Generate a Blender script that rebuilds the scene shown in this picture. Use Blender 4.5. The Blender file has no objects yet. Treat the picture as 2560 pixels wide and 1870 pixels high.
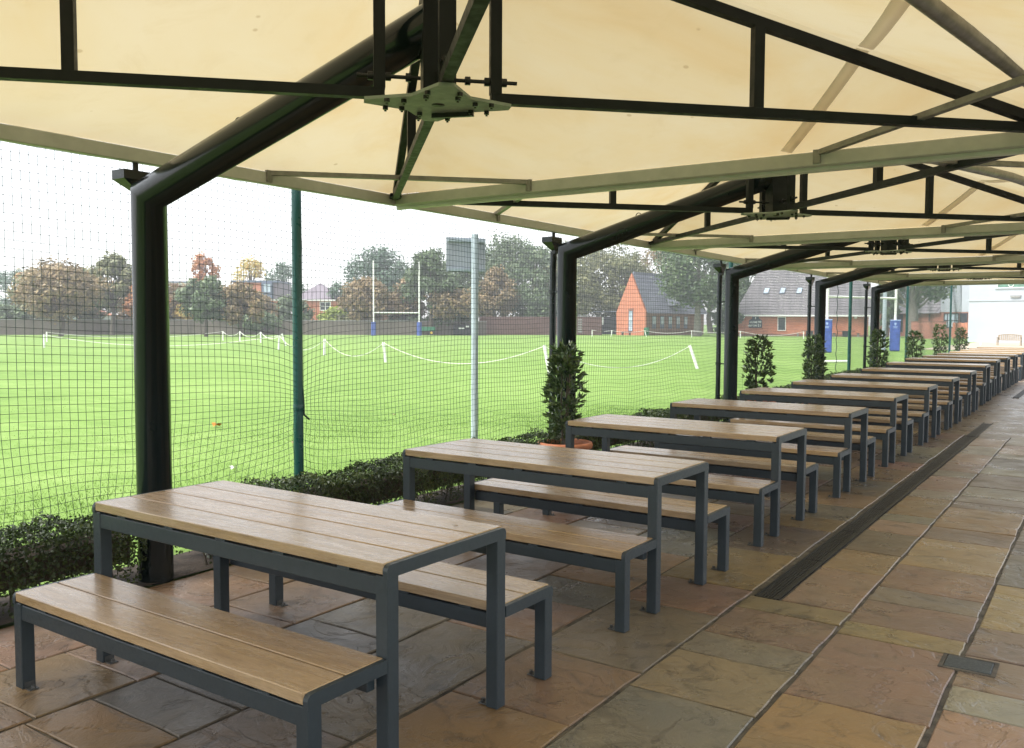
import bpy, bmesh, math, random
import numpy as np
from mathutils import Matrix, Vector

# ------------------------------------------------------------------ camera, sky, sun, exposure
scn = bpy.context.scene
col = scn.collection
CAM = (3.8187, -2.2401, 1.5833)
yaw, pitch, roll = -0.5953, -0.0577, 0.0045
fw = Vector((math.sin(yaw) * math.cos(pitch), math.cos(yaw) * math.cos(pitch), math.sin(pitch)))
rt = Vector((math.cos(yaw), -math.sin(yaw), 0))
up = rt.cross(fw)
r2 = rt * math.cos(roll) + up * math.sin(roll)
u2 = -rt * math.sin(roll) + up * math.cos(roll)
cd = bpy.data.cameras.new('camera')
cam = bpy.data.objects.new('camera', cd)
col.objects.link(cam)
cam.matrix_world = Matrix(((r2.x, u2.x, -fw.x, CAM[0]), (r2.y, u2.y, -fw.y, CAM[1]), (r2.z, u2.z, -fw.z, CAM[2]), (0, 0, 0, 1)))
cd.sensor_fit = 'HORIZONTAL'
cd.sensor_width = 36
cd.lens = 36 * 2210.95 / 2560
cd.clip_start = 0.05
cd.clip_end = 2000
scn.camera = cam

SUN_EL, SUN_AZ = 58, 208          # degrees; azimuth measured from +y clockwise
world = bpy.data.worlds.new('World')
scn.world = world
world.use_nodes = True
wn = world.node_tree
wn.nodes.clear()
sky = wn.nodes.new('ShaderNodeTexSky')
sky.sky_type = 'NISHITA'
sky.sun_disc = False
sky.sun_elevation = math.radians(SUN_EL)
sky.sun_rotation = math.radians(SUN_AZ)
sky.air_density = 1.0
sky.dust_density = 1.2
sky.ozone_density = 1.0
hs = wn.nodes.new('ShaderNodeHueSaturation')      # overcast: nearly colourless cloud light
hs.inputs['Saturation'].default_value = 0.16
bg = wn.nodes.new('ShaderNodeBackground')
bg.inputs['Strength'].default_value = 0.145
wo = wn.nodes.new('ShaderNodeOutputWorld')
wn.links.new(sky.outputs[0], hs.inputs['Color'])
wn.links.new(hs.outputs[0], bg.inputs['Color'])
wn.links.new(bg.outputs[0], wo.inputs[0])

sd = bpy.data.lights.new('sun', 'SUN')
sd.energy = 2.3
sd.angle = math.radians(25)
sd.color = (1, 0.97, 0.92)
sun = bpy.data.objects.new('sun', sd)
col.objects.link(sun)
az, el = math.radians(SUN_AZ), math.radians(SUN_EL)
sdir = Vector((math.sin(az) * math.cos(el), math.cos(az) * math.cos(el), math.sin(el)))
sun.rotation_euler = sdir.to_track_quat('Z', 'Y').to_euler()

scn.view_settings.view_transform = 'Standard'
scn.view_settings.look = 'None'
scn.view_settings.gamma = 1
scn.view_settings.use_curve_mapping = False
scn.view_settings.exposure = 1.4

random.seed(7)
rng = np.random.default_rng(7)
PI = math.pi


def gz(y):
    t = min(1, max(0, (y - 13.6) / 6))
    return 0.075 * t * t * (3 - 2 * t)


# ------------------------------------------------------------------ materials
class NT:
    def __init__(s, name):
        s.m = bpy.data.materials.new(name)
        s.m.use_nodes = True
        s.t = s.m.node_tree
        s.b = s.t.nodes['Principled BSDF']
        s.out = s.t.nodes['Material Output']

    def n(s, kind, **kw):
        nd = s.t.nodes.new('ShaderNode' + kind)
        for k, v in kw.items():
            if k in nd.inputs.keys():
                s.set(nd.inputs[k], v)
            else:
                setattr(nd, k, v)
        return nd

    def set(s, inp, v):
        if hasattr(v, 'is_output'):
            s.t.links.new(v, inp)
        else:
            inp.default_value = v

    def link(s, a, b):
        s.t.links.new(a, b)

    def ramp(s, fac, stops):
        r = s.n('ValToRGB')
        s.link(fac, r.inputs[0])
        e = r.color_ramp.elements
        while len(e) < len(stops):
            e.new(0.5)
        for i, (p, c) in enumerate(stops):
            e[i].position = p
            e[i].color = (*c, 1) if len(c) == 3 else c
        return r.outputs[0]

    def noise(s, vec, scale, detail=4, rough=0.55, dist=0.0):
        nd = s.n('TexNoise')
        nd.inputs['Scale'].default_value = scale
        nd.inputs['Detail'].default_value = detail
        nd.inputs['Roughness'].default_value = rough
        nd.inputs['Distortion'].default_value = dist
        s.link(vec, nd.inputs['Vector'])
        return nd.outputs['Fac']

    def mix(s, fac, a, b, mode='MIX'):
        nd = s.n('Mix', data_type='RGBA', blend_type=mode)
        s.set(nd.inputs[0], fac)
        s.set(nd.inputs[6], a if hasattr(a, 'is_output') else (*a, 1))
        s.set(nd.inputs[7], b if hasattr(b, 'is_output') else (*b, 1))
        return nd.outputs[2]

    def math(s, op, a, b=0.0):
        nd = s.n('Math', operation=op)
        s.set(nd.inputs[0], a)
        s.set(nd.inputs[1], b)
        return nd.outputs[0]

    def bump(s, h, strength=0.3, dist=0.01):
        nd = s.n('Bump')
        nd.inputs['Strength'].default_value = strength
        nd.inputs['Distance'].default_value = dist
        s.link(h, nd.inputs['Height'])
        s.link(nd.outputs[0], s.b.inputs['Normal'])
        return nd

    def objvec(s, rnd=True, scale=(1, 1, 1)):
        tc = s.n('TexCoord')
        mp = s.n('Mapping')
        mp.inputs['Scale'].default_value = scale
        s.link(tc.outputs['Object'], mp.inputs['Vector'])
        if rnd:
            oi = s.n('ObjectInfo')
            v = s.n('VectorMath', operation='SCALE')
            v.inputs[0].default_value = (37.0, 21.0, 53.0)
            s.link(oi.outputs['Random'], v.inputs['Scale'])
            s.link(v.outputs[0], mp.inputs['Location'])
        return mp.outputs[0]


def plain(name, c, rough=0.5, metal=0.0, var=0.12, scale=6.0, bump=0.0, spec=0.5):
    s = NT(name)
    v = s.objvec()
    f = s.noise(v, scale, 5, 0.6)
    lo = tuple(max(0, x * (1 - var)) for x in c)
    hi = tuple(min(1, x * (1 + var)) for x in c)
    s.link(s.ramp(f, [(0.3, lo), (0.7, hi)]), s.b.inputs['Base Color'])
    s.b.inputs['Metallic'].default_value = metal
    s.b.inputs['Specular IOR Level'].default_value = spec
    rr = s.ramp(s.noise(v, scale * 2.3, 3), [(0.3, (rough * 0.8,) * 3), (0.7, (min(1, rough * 1.2),) * 3)])
    s.link(rr, s.b.inputs['Roughness'])
    if bump:
        s.bump(s.noise(v, scale * 8, 4), bump, 0.005)
    return s.m


M = {}
M['steel'] = plain('slate_grey_powder_coat', (0.025, 0.037, 0.046), 0.44, 0, 0.08, 30, 0.06)
M['post'] = plain('black_green_gloss_paint', (0.005, 0.010, 0.0105), 0.17, 0, 0.15, 5, 0, 0.33)
M['truss'] = plain('dark_painted_steel', (0.0045, 0.007, 0.008), 0.5, 0, 0.15, 9, 0.05, 0.2)
M['plate'] = plain('grey_green_painted_plate', (0.20, 0.23, 0.20), 0.5, 0, 0.15, 12, 0.05)
M['galv'] = plain('galvanised_steel', (0.20, 0.195, 0.18), 0.45, 0.35, 0.25, 14, 0.05)
M['beam'] = plain('beige_painted_beam', (0.40, 0.40, 0.375), 0.4, 0, 0.1, 8, 0.04)
M['gutter'] = plain('pale_gutter', (0.50, 0.51, 0.47), 0.35, 0, 0.1, 8)
M['bolt'] = plain('black_bolt', (0.008, 0.009, 0.009), 0.4, 0.3)
M['zinc'] = plain('zinc_bracket', (0.12, 0.125, 0.125), 0.4, 0.6, 0.2, 30)
M['net'] = plain('dark_green_twine', (0.022, 0.045, 0.036), 0.75)
M['netpole'] = plain('teal_green_paint', (0.004, 0.06, 0.055), 0.3, 0, 0.1, 6)
M['alu'] = plain('pale_grey_metal', (0.36, 0.42, 0.47), 0.45, 0.0, 0.12, 8)
M['alu_dark'] = plain('grey_sign_back', (0.36, 0.39, 0.44), 0.5, 0.0, 0.12, 5)
M['soil'] = plain('dark_bark_soil', (0.045, 0.032, 0.022), 0.95, 0, 0.5, 25, 0.8)
M['mortar'] = plain('sandy_mortar', (0.085, 0.074, 0.055), 0.95, 0, 0.75, 11, 0.9)
M['terracotta'] = plain('terracotta', (0.42, 0.155, 0.075), 0.7, 0, 0.22, 9, 0.1)
M['bark'] = plain('bark', (0.085, 0.07, 0.052), 0.9, 0, 0.35, 14, 0.6)
M['palebark'] = plain('pale_bark', (0.19, 0.175, 0.15), 0.9, 0, 0.35, 6, 0.6)
M['white'] = plain('white_paint', (0.80, 0.80, 0.78), 0.45, 0, 0.05, 4)
M['render'] = plain('white_render', (0.40, 0.43, 0.48), 0.85, 0, 0.05, 0.6, 0.05)
M['blue'] = plain('blue_vinyl_pad', (0.045, 0.085, 0.33), 0.5, 0, 0.3, 5, 0.4)
M['padtrim'] = plain('pale_blue_trim', (0.30, 0.40, 0.68), 0.5)
M['glass'] = plain('dark_window_glass', (0.03, 0.04, 0.045), 0.08, 0, 0.2, 2)
M['paneblue'] = plain('pale_curtained_glass', (0.42, 0.50, 0.58), 0.2, 0, 0.25, 1.5)
M['glassgreen'] = plain('green_stained_glass', (0.10, 0.20, 0.15), 0.2, 0, 0.4, 2)
M['navy'] = plain('navy_board', (0.012, 0.025, 0.05), 0.5)
M['slate'] = plain('slate_blue_cladding', (0.10, 0.13, 0.19), 0.6)
M['greenpl'] = plain('green_plastic', (0.012, 0.15, 0.075), 0.4)
M['yellow'] = plain('yellow_wheel', (0.6, 0.38, 0.05), 0.5)
M['rubber'] = plain('black_rubber', (0.012, 0.012, 0.012), 0.8)
M['iron'] = plain('cast_iron', (0.016, 0.018, 0.019), 0.5, 0.4, 0.3, 40, 0.3)
M['cover'] = plain('dark_recessed_cover', (0.035, 0.047, 0.052), 0.5, 0.2, 0.25, 30, 0.3)
M['timber'] = plain('dark_brown_fence_timber', (0.105, 0.052, 0.046), 0.8, 0, 0.3, 3)
M['shed'] = plain('black_stained_timber', (0.018, 0.020, 0.025), 0.8)
M['concrete'] = plain('grey_concrete', (0.27, 0.27, 0.27), 0.85, 0, 0.15, 6)
M['benchwood'] = plain('weathered_bench_wood', (0.33, 0.27, 0.20), 0.7, 0, 0.2, 6)
M['rope'] = plain('white_rope', (0.72, 0.72, 0.68), 0.8)
M['leaf_orange'] = plain('fallen_leaf', (0.50, 0.19, 0.02), 0.7)
M['debris'] = plain('dry_leaf_crumb', (0.30, 0.22, 0.13), 0.8)


def mat_wood():
    s = NT('pale_hardwood_plank')
    v = s.objvec(True, (1.0, 9.0, 9.0))
    g = s.noise(v, 3.2, 8, 0.62, 0.6)
    v2 = s.objvec(True, (2.2, 42.0, 42.0))
    fine = s.noise(v2, 5, 5, 0.7, 0.3)
    v3 = s.objvec(True, (0.8, 2.2, 2.2))
    blot = s.noise(v3, 2.6, 3, 0.5, 0.5)
    c = s.ramp(g, [(0.28, (0.285, 0.19, 0.096)), (0.5, (0.425, 0.297, 0.160)), (0.75, (0.50, 0.368, 0.22))])
    oi = s.n('ObjectInfo')
    tint = s.ramp(oi.outputs['Random'], [(0, (0.80, 0.76, 0.72)), (0.35, (1, 0.97, 0.93)), (0.7, (0.95, 0.97, 1.0)), (1, (1.05, 0.97, 0.84))])
    c = s.mix(1.0, c, tint, 'MULTIPLY')
    c = s.mix(s.math('MULTIPLY', s.ramp(fine, [(0.45, (0, 0, 0)), (0.62, (1, 1, 1))]), 0.36), c, (0.15, 0.092, 0.045))
    c = s.mix(s.math('MULTIPLY', s.ramp(blot, [(0.45, (0, 0, 0)), (0.72, (1, 1, 1))]), 0.30), c, (0.44, 0.34, 0.25))
    s.link(c, s.b.inputs['Base Color'])
    s.link(s.ramp(s.math('ADD', s.math('MULTIPLY', s.noise(v, 4, 6, 0.7), 0.6), s.math('MULTIPLY', fine, 0.4)), [(0.36, (0.14,) * 3), (0.66, (0.52,) * 3)]), s.b.inputs['Roughness'])
    s.b.inputs['Specular IOR Level'].default_value = 0.7
    s.b.inputs['Coat Weight'].default_value = 0.5
    s.b.inputs['Coat Roughness'].default_value = 0.2
    s.bump(s.math('ADD', fine, s.math('MULTIPLY', g, 0.6)), 0.55, 0.002)
    return s.m


def mat_paving(attr=True, kk=1.0):
    s = NT('riven_sandstone' if attr else 'riven_sandstone_far')
    v = s.objvec(attr)
    if attr:
        base = s.n('ObjectInfo').outputs['Color']
    else:
        tc = s.n('TexCoord')
        mp = s.n('Mapping')
        mp.inputs['Rotation'].default_value = (0, 0, PI / 2)
        s.link(tc.outputs['Object'], mp.inputs['Vector'])
        br = s.n('TexBrick')
        br.inputs['Scale'].default_value = 1.0
        br.inputs['Brick Width'].default_value = 0.72
        br.inputs['Row Height'].default_value = 0.593
        br.inputs['Mortar Size'].default_value = 0.009
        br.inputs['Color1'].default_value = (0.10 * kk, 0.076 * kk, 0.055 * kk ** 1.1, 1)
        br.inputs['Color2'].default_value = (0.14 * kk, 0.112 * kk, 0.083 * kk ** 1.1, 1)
        br.inputs['Mortar'].default_value = (0.07, 0.06, 0.045, 1)
        br.offset = 0.37
        s.link(mp.outputs[0], br.inputs['Vector'])
        base = br.outputs['Color']
    lay = s.noise(v, 2.1, 6, 0.58, 0.7)
    lay2 = s.noise(v, 6.5, 7, 0.62, 0.8)
    fine = s.noise(v, 60, 4, 0.6)
    c = s.mix(s.ramp(lay, [(0.35, (0, 0, 0)), (0.66, (1, 1, 1))]), base, (1.28, 1.16, 1.0), 'MULTIPLY')
    blotch = s.ramp(s.noise(v, 1.7, 4, 0.55, 0.8), [(0.40, (0, 0, 0)), (0.68, (1, 1, 1))])
    c = s.mix(s.math('MULTIPLY', blotch, 0.38), c, (0.17, 0.13, 0.075))
    dark = s.ramp(lay2, [(0.30, (1, 1, 1)), (0.46, (0, 0, 0))])
    c = s.mix(s.math('MULTIPLY', dark, 0.60), c, (0.035, 0.03, 0.024))
    pale = s.ramp(s.noise(v, 3.4, 8, 0.7, 2.2), [(0.60, (0, 0, 0)), (0.70, (1, 1, 1))])
    c = s.mix(s.math('MULTIPLY', pale, 0.28), c, (0.32, 0.29, 0.25))
    crease = s.ramp(lay, [(0.362, (0, 0, 0)), (0.378, (1, 1, 1)), (0.395, (0, 0, 0)), (0.522, (0, 0, 0)), (0.535, (1, 1, 1)), (0.548, (0, 0, 0)), (0.665, (0, 0, 0)), (0.675, (1, 1, 1)), (0.69, (0, 0, 0))])
    c = s.mix(s.math('MULTIPLY', crease, s.math('MULTIPLY', s.noise(v, 4.5, 3), 0.36)), c, (0.030, 0.026, 0.020))
    speck = s.ramp(s.noise(v, 34, 2, 0.5), [(0.73, (0, 0, 0)), (0.77, (1, 1, 1))])
    c = s.mix(s.math('MULTIPLY', speck, 0.25), c, (0.45, 0.42, 0.36))
    s.link(c, s.b.inputs['Base Color'])
    rr = s.ramp(s.noise(v, 3, 5, 0.6), [(0.3, (0.20,) * 3), (0.7, (0.46,) * 3)])
    s.link(rr, s.b.inputs['Roughness'])
    s.b.inputs['Specular IOR Level'].default_value = 0.5
    # riven steps: layered sheets of stone
    st = s.ramp(lay, [(0.36, (0, 0, 0)), (0.40, (0.35,) * 3), (0.52, (0.4,) * 3), (0.55, (0.75,) * 3), (0.66, (0.8,) * 3), (0.69, (1, 1, 1))])
    h = s.math('ADD', s.math('MULTIPLY', st, 0.8), s.math('ADD', s.math('MULTIPLY', lay2, 0.7), s.math('MULTIPLY', fine, 0.10)))
    s.bump(h, 0.7, 0.018)
    return s.m


def mat_fabric(nm='translucent_cream_canvas', k=1.0, tr=0.45, pale=False):
    s = NT(nm)
    tc = s.n('TexCoord')
    v = tc.outputs['Object']
    big = s.noise(v, 0.75, 5, 0.62, 0.5)
    c = s.ramp(big, [(0.30, (0.53, 0.40, 0.205)), (0.45, (0.55, 0.45, 0.262)), (0.58, (0.56, 0.478, 0.305)), (0.74, (0.57, 0.495, 0.335))])
    grime = s.ramp(s.noise(v, 2.6, 6, 0.7, 0.8), [(0.52, (0, 0, 0)), (0.75, (1, 1, 1))])
    c = s.mix(s.math('MULTIPLY', grime, 0.28), c, (0.44, 0.335, 0.17))
    vo = s.n('TexVoronoi')
    vo.inputs['Scale'].default_value = 2.6
    s.link(v, vo.inputs['Vector'])
    sp = s.ramp(vo.outputs['Distance'], [(0.030, (1, 1, 1)), (0.048, (0, 0, 0))])
    c = s.mix(s.math('MULTIPLY', sp, 0.5), c, (0.30, 0.21, 0.10))
    if pale:
        c = s.mix(1.0, c, (0.86, 0.83, 0.78))
    c = s.mix(1.0, c, (k, k, k), 'MULTIPLY')
    d = s.n('BsdfDiffuse')
    t = s.n('BsdfTranslucent')
    s.link(c, d.inputs['Color'])
    s.link(c, t.inputs['Color'])
    mx = s.n('MixShader')
    mx.inputs[0].default_value = tr
    s.link(d.outputs[0], mx.inputs[1])
    s.link(t.outputs[0], mx.inputs[2])
    weave = s.noise(v, 220, 2)
    b = s.n('Bump')
    b.inputs['Strength'].default_value = 0.05
    b.inputs['Distance'].default_value = 0.002
    s.link(weave, b.inputs['Height'])
    s.link(b.outputs[0], d.inputs['Normal'])
    s.link(mx.outputs[0], s.out.inputs['Surface'])
    return s.m


def mat_leaf(name, stops, trans=0.35, rough=0.45, spec=0.4, nscale=0.5):
    s = NT(name)
    ge = s.n('NewGeometry')
    tc = s.n('TexCoord')
    f = s.noise(tc.outputs['Object'], nscale, 3, 0.6)
    f2 = s.math('ADD', s.math('MULTIPLY', f, 1.1), s.math('MULTIPLY', ge.outputs['Random Per Island'], 0.5))
    f3 = s.math('SUBTRACT', f2, 0.3)
    c = s.ramp(f3, stops)
    s.link(c, s.b.inputs['Base Color'])
    s.b.inputs['Roughness'].default_value = rough
    s.b.inputs['Specular IOR Level'].default_value = spec
    t = s.n('BsdfTranslucent')
    s.link(c, t.inputs['Color'])
    mx = s.n('MixShader')
    mx.inputs[0].default_value = trans
    s.link(s.b.outputs[0], mx.inputs[1])
    s.link(t.outputs[0], mx.inputs[2])
    s.link(mx.outputs[0], s.out.inputs['Surface'])
    return s.m


def mat_lawn():
    s = NT('mown_grass')
    tc = s.n('TexCoord')
    v = tc.outputs['Object']
    a = s.noise(v, 0.16, 4, 0.6)
    b = s.noise(v, 1.7, 5, 0.65)
    f = s.noise(v, 26, 4, 0.7)
    mp = s.n('Mapping')
    mp.inputs['Scale'].default_value = (0.25, 2.2, 1)
    mp.inputs['Rotation'].default_value = (0, 0, 0.6)
    s.link(v, mp.inputs['Vector'])
    st = s.noise(mp.outputs[0], 2.0, 4, 0.6)
    k = s.math('ADD', s.math('MULTIPLY', a, 0.35), s.math('ADD', s.math('MULTIPLY', b, 0.25), s.math('ADD', s.math('MULTIPLY', f, 0.20), s.math('MULTIPLY', st, 0.26))))
    c = s.ramp(k, [(0.38, (0.092, 0.170, 0.030)), (0.52, (0.158, 0.262, 0.056)), (0.66, (0.225, 0.330, 0.092))])
    s.link(c, s.b.inputs['Base Color'])
    s.b.inputs['Roughness'].default_value = 0.85
    s.b.inputs['Specular IOR Level'].default_value = 0.2
    s.bump(s.math('ADD', f, b), 0.3, 0.015)
    return s.m


def mat_brick(name, c1, c2, mortar, sc=1.0):
    s = NT(name)
    tc = s.n('TexCoord')
    mp = s.n('Mapping')
    mp.inputs['Rotation'].default_value = (PI / 2, 0, 0)
    s.link(tc.outputs['Object'], mp.inputs['Vector'])
    br = s.n('TexBrick')
    br.inputs['Scale'].default_value = sc
    br.inputs['Brick Width'].default_value = 0.225
    br.inputs['Row Height'].default_value = 0.075
    br.inputs['Mortar Size'].default_value = 0.008
    br.inputs['Color1'].default_value = (*c1, 1)
    br.inputs['Color2'].default_value = (*c2, 1)
    br.inputs['Mortar'].default_value = (*mortar, 1)
    s.link(mp.outputs[0], br.inputs['Vector'])
    f = s.noise(tc.outputs['Object'], 0.9, 5, 0.65)
    c = s.mix(s.math('MULTIPLY', s.ramp(f, [(0.36, (0, 0, 0)), (0.7, (1, 1, 1))]), 0.5), br.outputs['Color'], tuple(x * 0.6 for x in c1))
    s.link(c, s.b.inputs['Base Color'])
    s.b.inputs['Roughness'].default_value = 0.9
    s.bump(br.outputs['Fac'], -0.3, 0.01)
    return s.m


def mat_tile(name, c1, c2, lichen):
    s = NT(name)
    tc = s.n('TexCoord')
    v = tc.outputs['Object']
    f = s.noise(v, 2.2, 5, 0.7)
    mp = s.n('Mapping')
    mp.inputs['Scale'].default_value = (3.3, 0.4, 0.4)
    s.link(v, mp.inputs['Vector'])
    vo = s.n('TexVoronoi')
    vo.inputs['Scale'].default_value = 1.0
    s.link(mp.outputs[0], vo.inputs['Vector'])
    c = s.mix(f, c1, c2)
    c = s.mix(0.35, c, s.ramp(vo.outputs['Color'], [(0.2, tuple(x * 0.6 for x in c1)), (0.9, c2)]))
    big = s.ramp(s.noise(v, 0.16, 2), [(0.42, (1, 1, 1)), (0.58, (0.1, 0.1, 0.1))])
    l = s.ramp(s.noise(v, 5.0, 4, 0.7), [(0.56, (0, 0, 0)), (0.66, (1, 1, 1))])
    c = s.mix(s.math('MULTIPLY', s.math('MULTIPLY', l, big), lichen), c, (0.40, 0.41, 0.36))
    s.link(c, s.b.inputs['Base Color'])
    s.b.inputs['Roughness'].default_value = 0.6
    return s.m


M['wood'] = mat_wood()
M['paving'] = mat_paving(True)
M['paving_far'] = mat_paving(False)
M['paving_far_lit'] = mat_paving(False, 2.6)  # far paving lightened: open-sky brightness painted into the stone colour
M['fabric'] = mat_fabric()
M['lawn'] = mat_lawn()
M['seam'] = mat_fabric('doubled_canvas_seam', 1.0, 0.80, True)
M['hedge'] = mat_leaf('box_hedge_leaf', [(0.1, (0.010, 0.020, 0.006)), (0.5, (0.028, 0.050, 0.011)), (0.8, (0.065, 0.095, 0.018)), (0.97, (0.12, 0.11, 0.025))], 0.25, 0.45, 0.5, 3.0)
M['bay'] = mat_leaf('bay_leaf', [(0.1, (0.022, 0.044, 0.016)), (0.5, (0.050, 0.088, 0.028)), (0.85, (0.12, 0.165, 0.048)), (0.98, (0.20, 0.22, 0.08))], 0.15, 0.32, 0.6, 4.0)
M['blade'] = mat_leaf('grass_blade', [(0.1, (0.08, 0.155, 0.026)), (0.5, (0.145, 0.245, 0.045)), (0.9, (0.22, 0.33, 0.08))], 0.4, 0.7, 0.2, 2.0)
G = lambda *c: [(p, tuple(min(0.6, q * 1.75) for q in k)) for p, k in zip((0.08, 0.5, 0.92), c)]
M['t_green'] = mat_leaf('green_tree_leaf', G((0.028, 0.048, 0.022), (0.060, 0.092, 0.042), (0.13, 0.165, 0.08)), 0.3)
M['t_bluegreen'] = mat_leaf('blue_green_tree_leaf', G((0.022, 0.046, 0.030), (0.050, 0.090, 0.058), (0.11, 0.16, 0.10)), 0.3)
M['t_olive'] = mat_leaf('olive_tree_leaf', G((0.045, 0.055, 0.022), (0.105, 0.115, 0.048), (0.21, 0.195, 0.095)), 0.3)
M['t_brown'] = mat_leaf('turning_tree_leaf', G((0.060, 0.052, 0.026), (0.150, 0.112, 0.055), (0.24, 0.165, 0.085)), 0.3)
M['t_orange'] = mat_leaf('orange_autumn_leaf', G((0.14, 0.060, 0.022), (0.31, 0.125, 0.045), (0.42, 0.21, 0.085)), 0.35)
M['t_gold'] = mat_leaf('golden_autumn_leaf', G((0.20, 0.115, 0.025), (0.40, 0.25, 0.06), (0.50, 0.36, 0.12)), 0.35)
M['t_yellow'] = mat_leaf('yellow_green_leaf', G((0.09, 0.12, 0.02), (0.19, 0.24, 0.04), (0.31, 0.35, 0.07)), 0.35)
M['brick'] = mat_brick('orange_red_brick', (0.50, 0.145, 0.070), (0.60, 0.205, 0.105), (0.44, 0.27, 0.20))
M['brick2'] = mat_brick('soft_red_brick', (0.36, 0.125, 0.085), (0.45, 0.175, 0.12), (0.36, 0.25, 0.20))
M['brick3'] = mat_brick('dark_red_brick', (0.22, 0.085, 0.055), (0.28, 0.115, 0.07), (0.22, 0.16, 0.13))
M['stockwall'] = mat_brick('weathered_stock_brick', (0.145, 0.115, 0.10), (0.20, 0.165, 0.145), (0.15, 0.135, 0.12))
M['tile'] = mat_tile('lichened_roof_tile', (0.11, 0.105, 0.115), (0.205, 0.19, 0.205), 0.9)
M['tile_grey'] = mat_tile('grey_blue_roof_tile', (0.13, 0.145, 0.18), (0.22, 0.235, 0.285), 0.3)
M['tile_mauve'] = mat_tile('mauve_slate', (0.16, 0.135, 0.165), (0.22, 0.19, 0.225), 0.1)
M['tile_orange'] = mat_tile('orange_clay_tile', (0.42, 0.16, 0.085), (0.50, 0.22, 0.12), 0.1)


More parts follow.
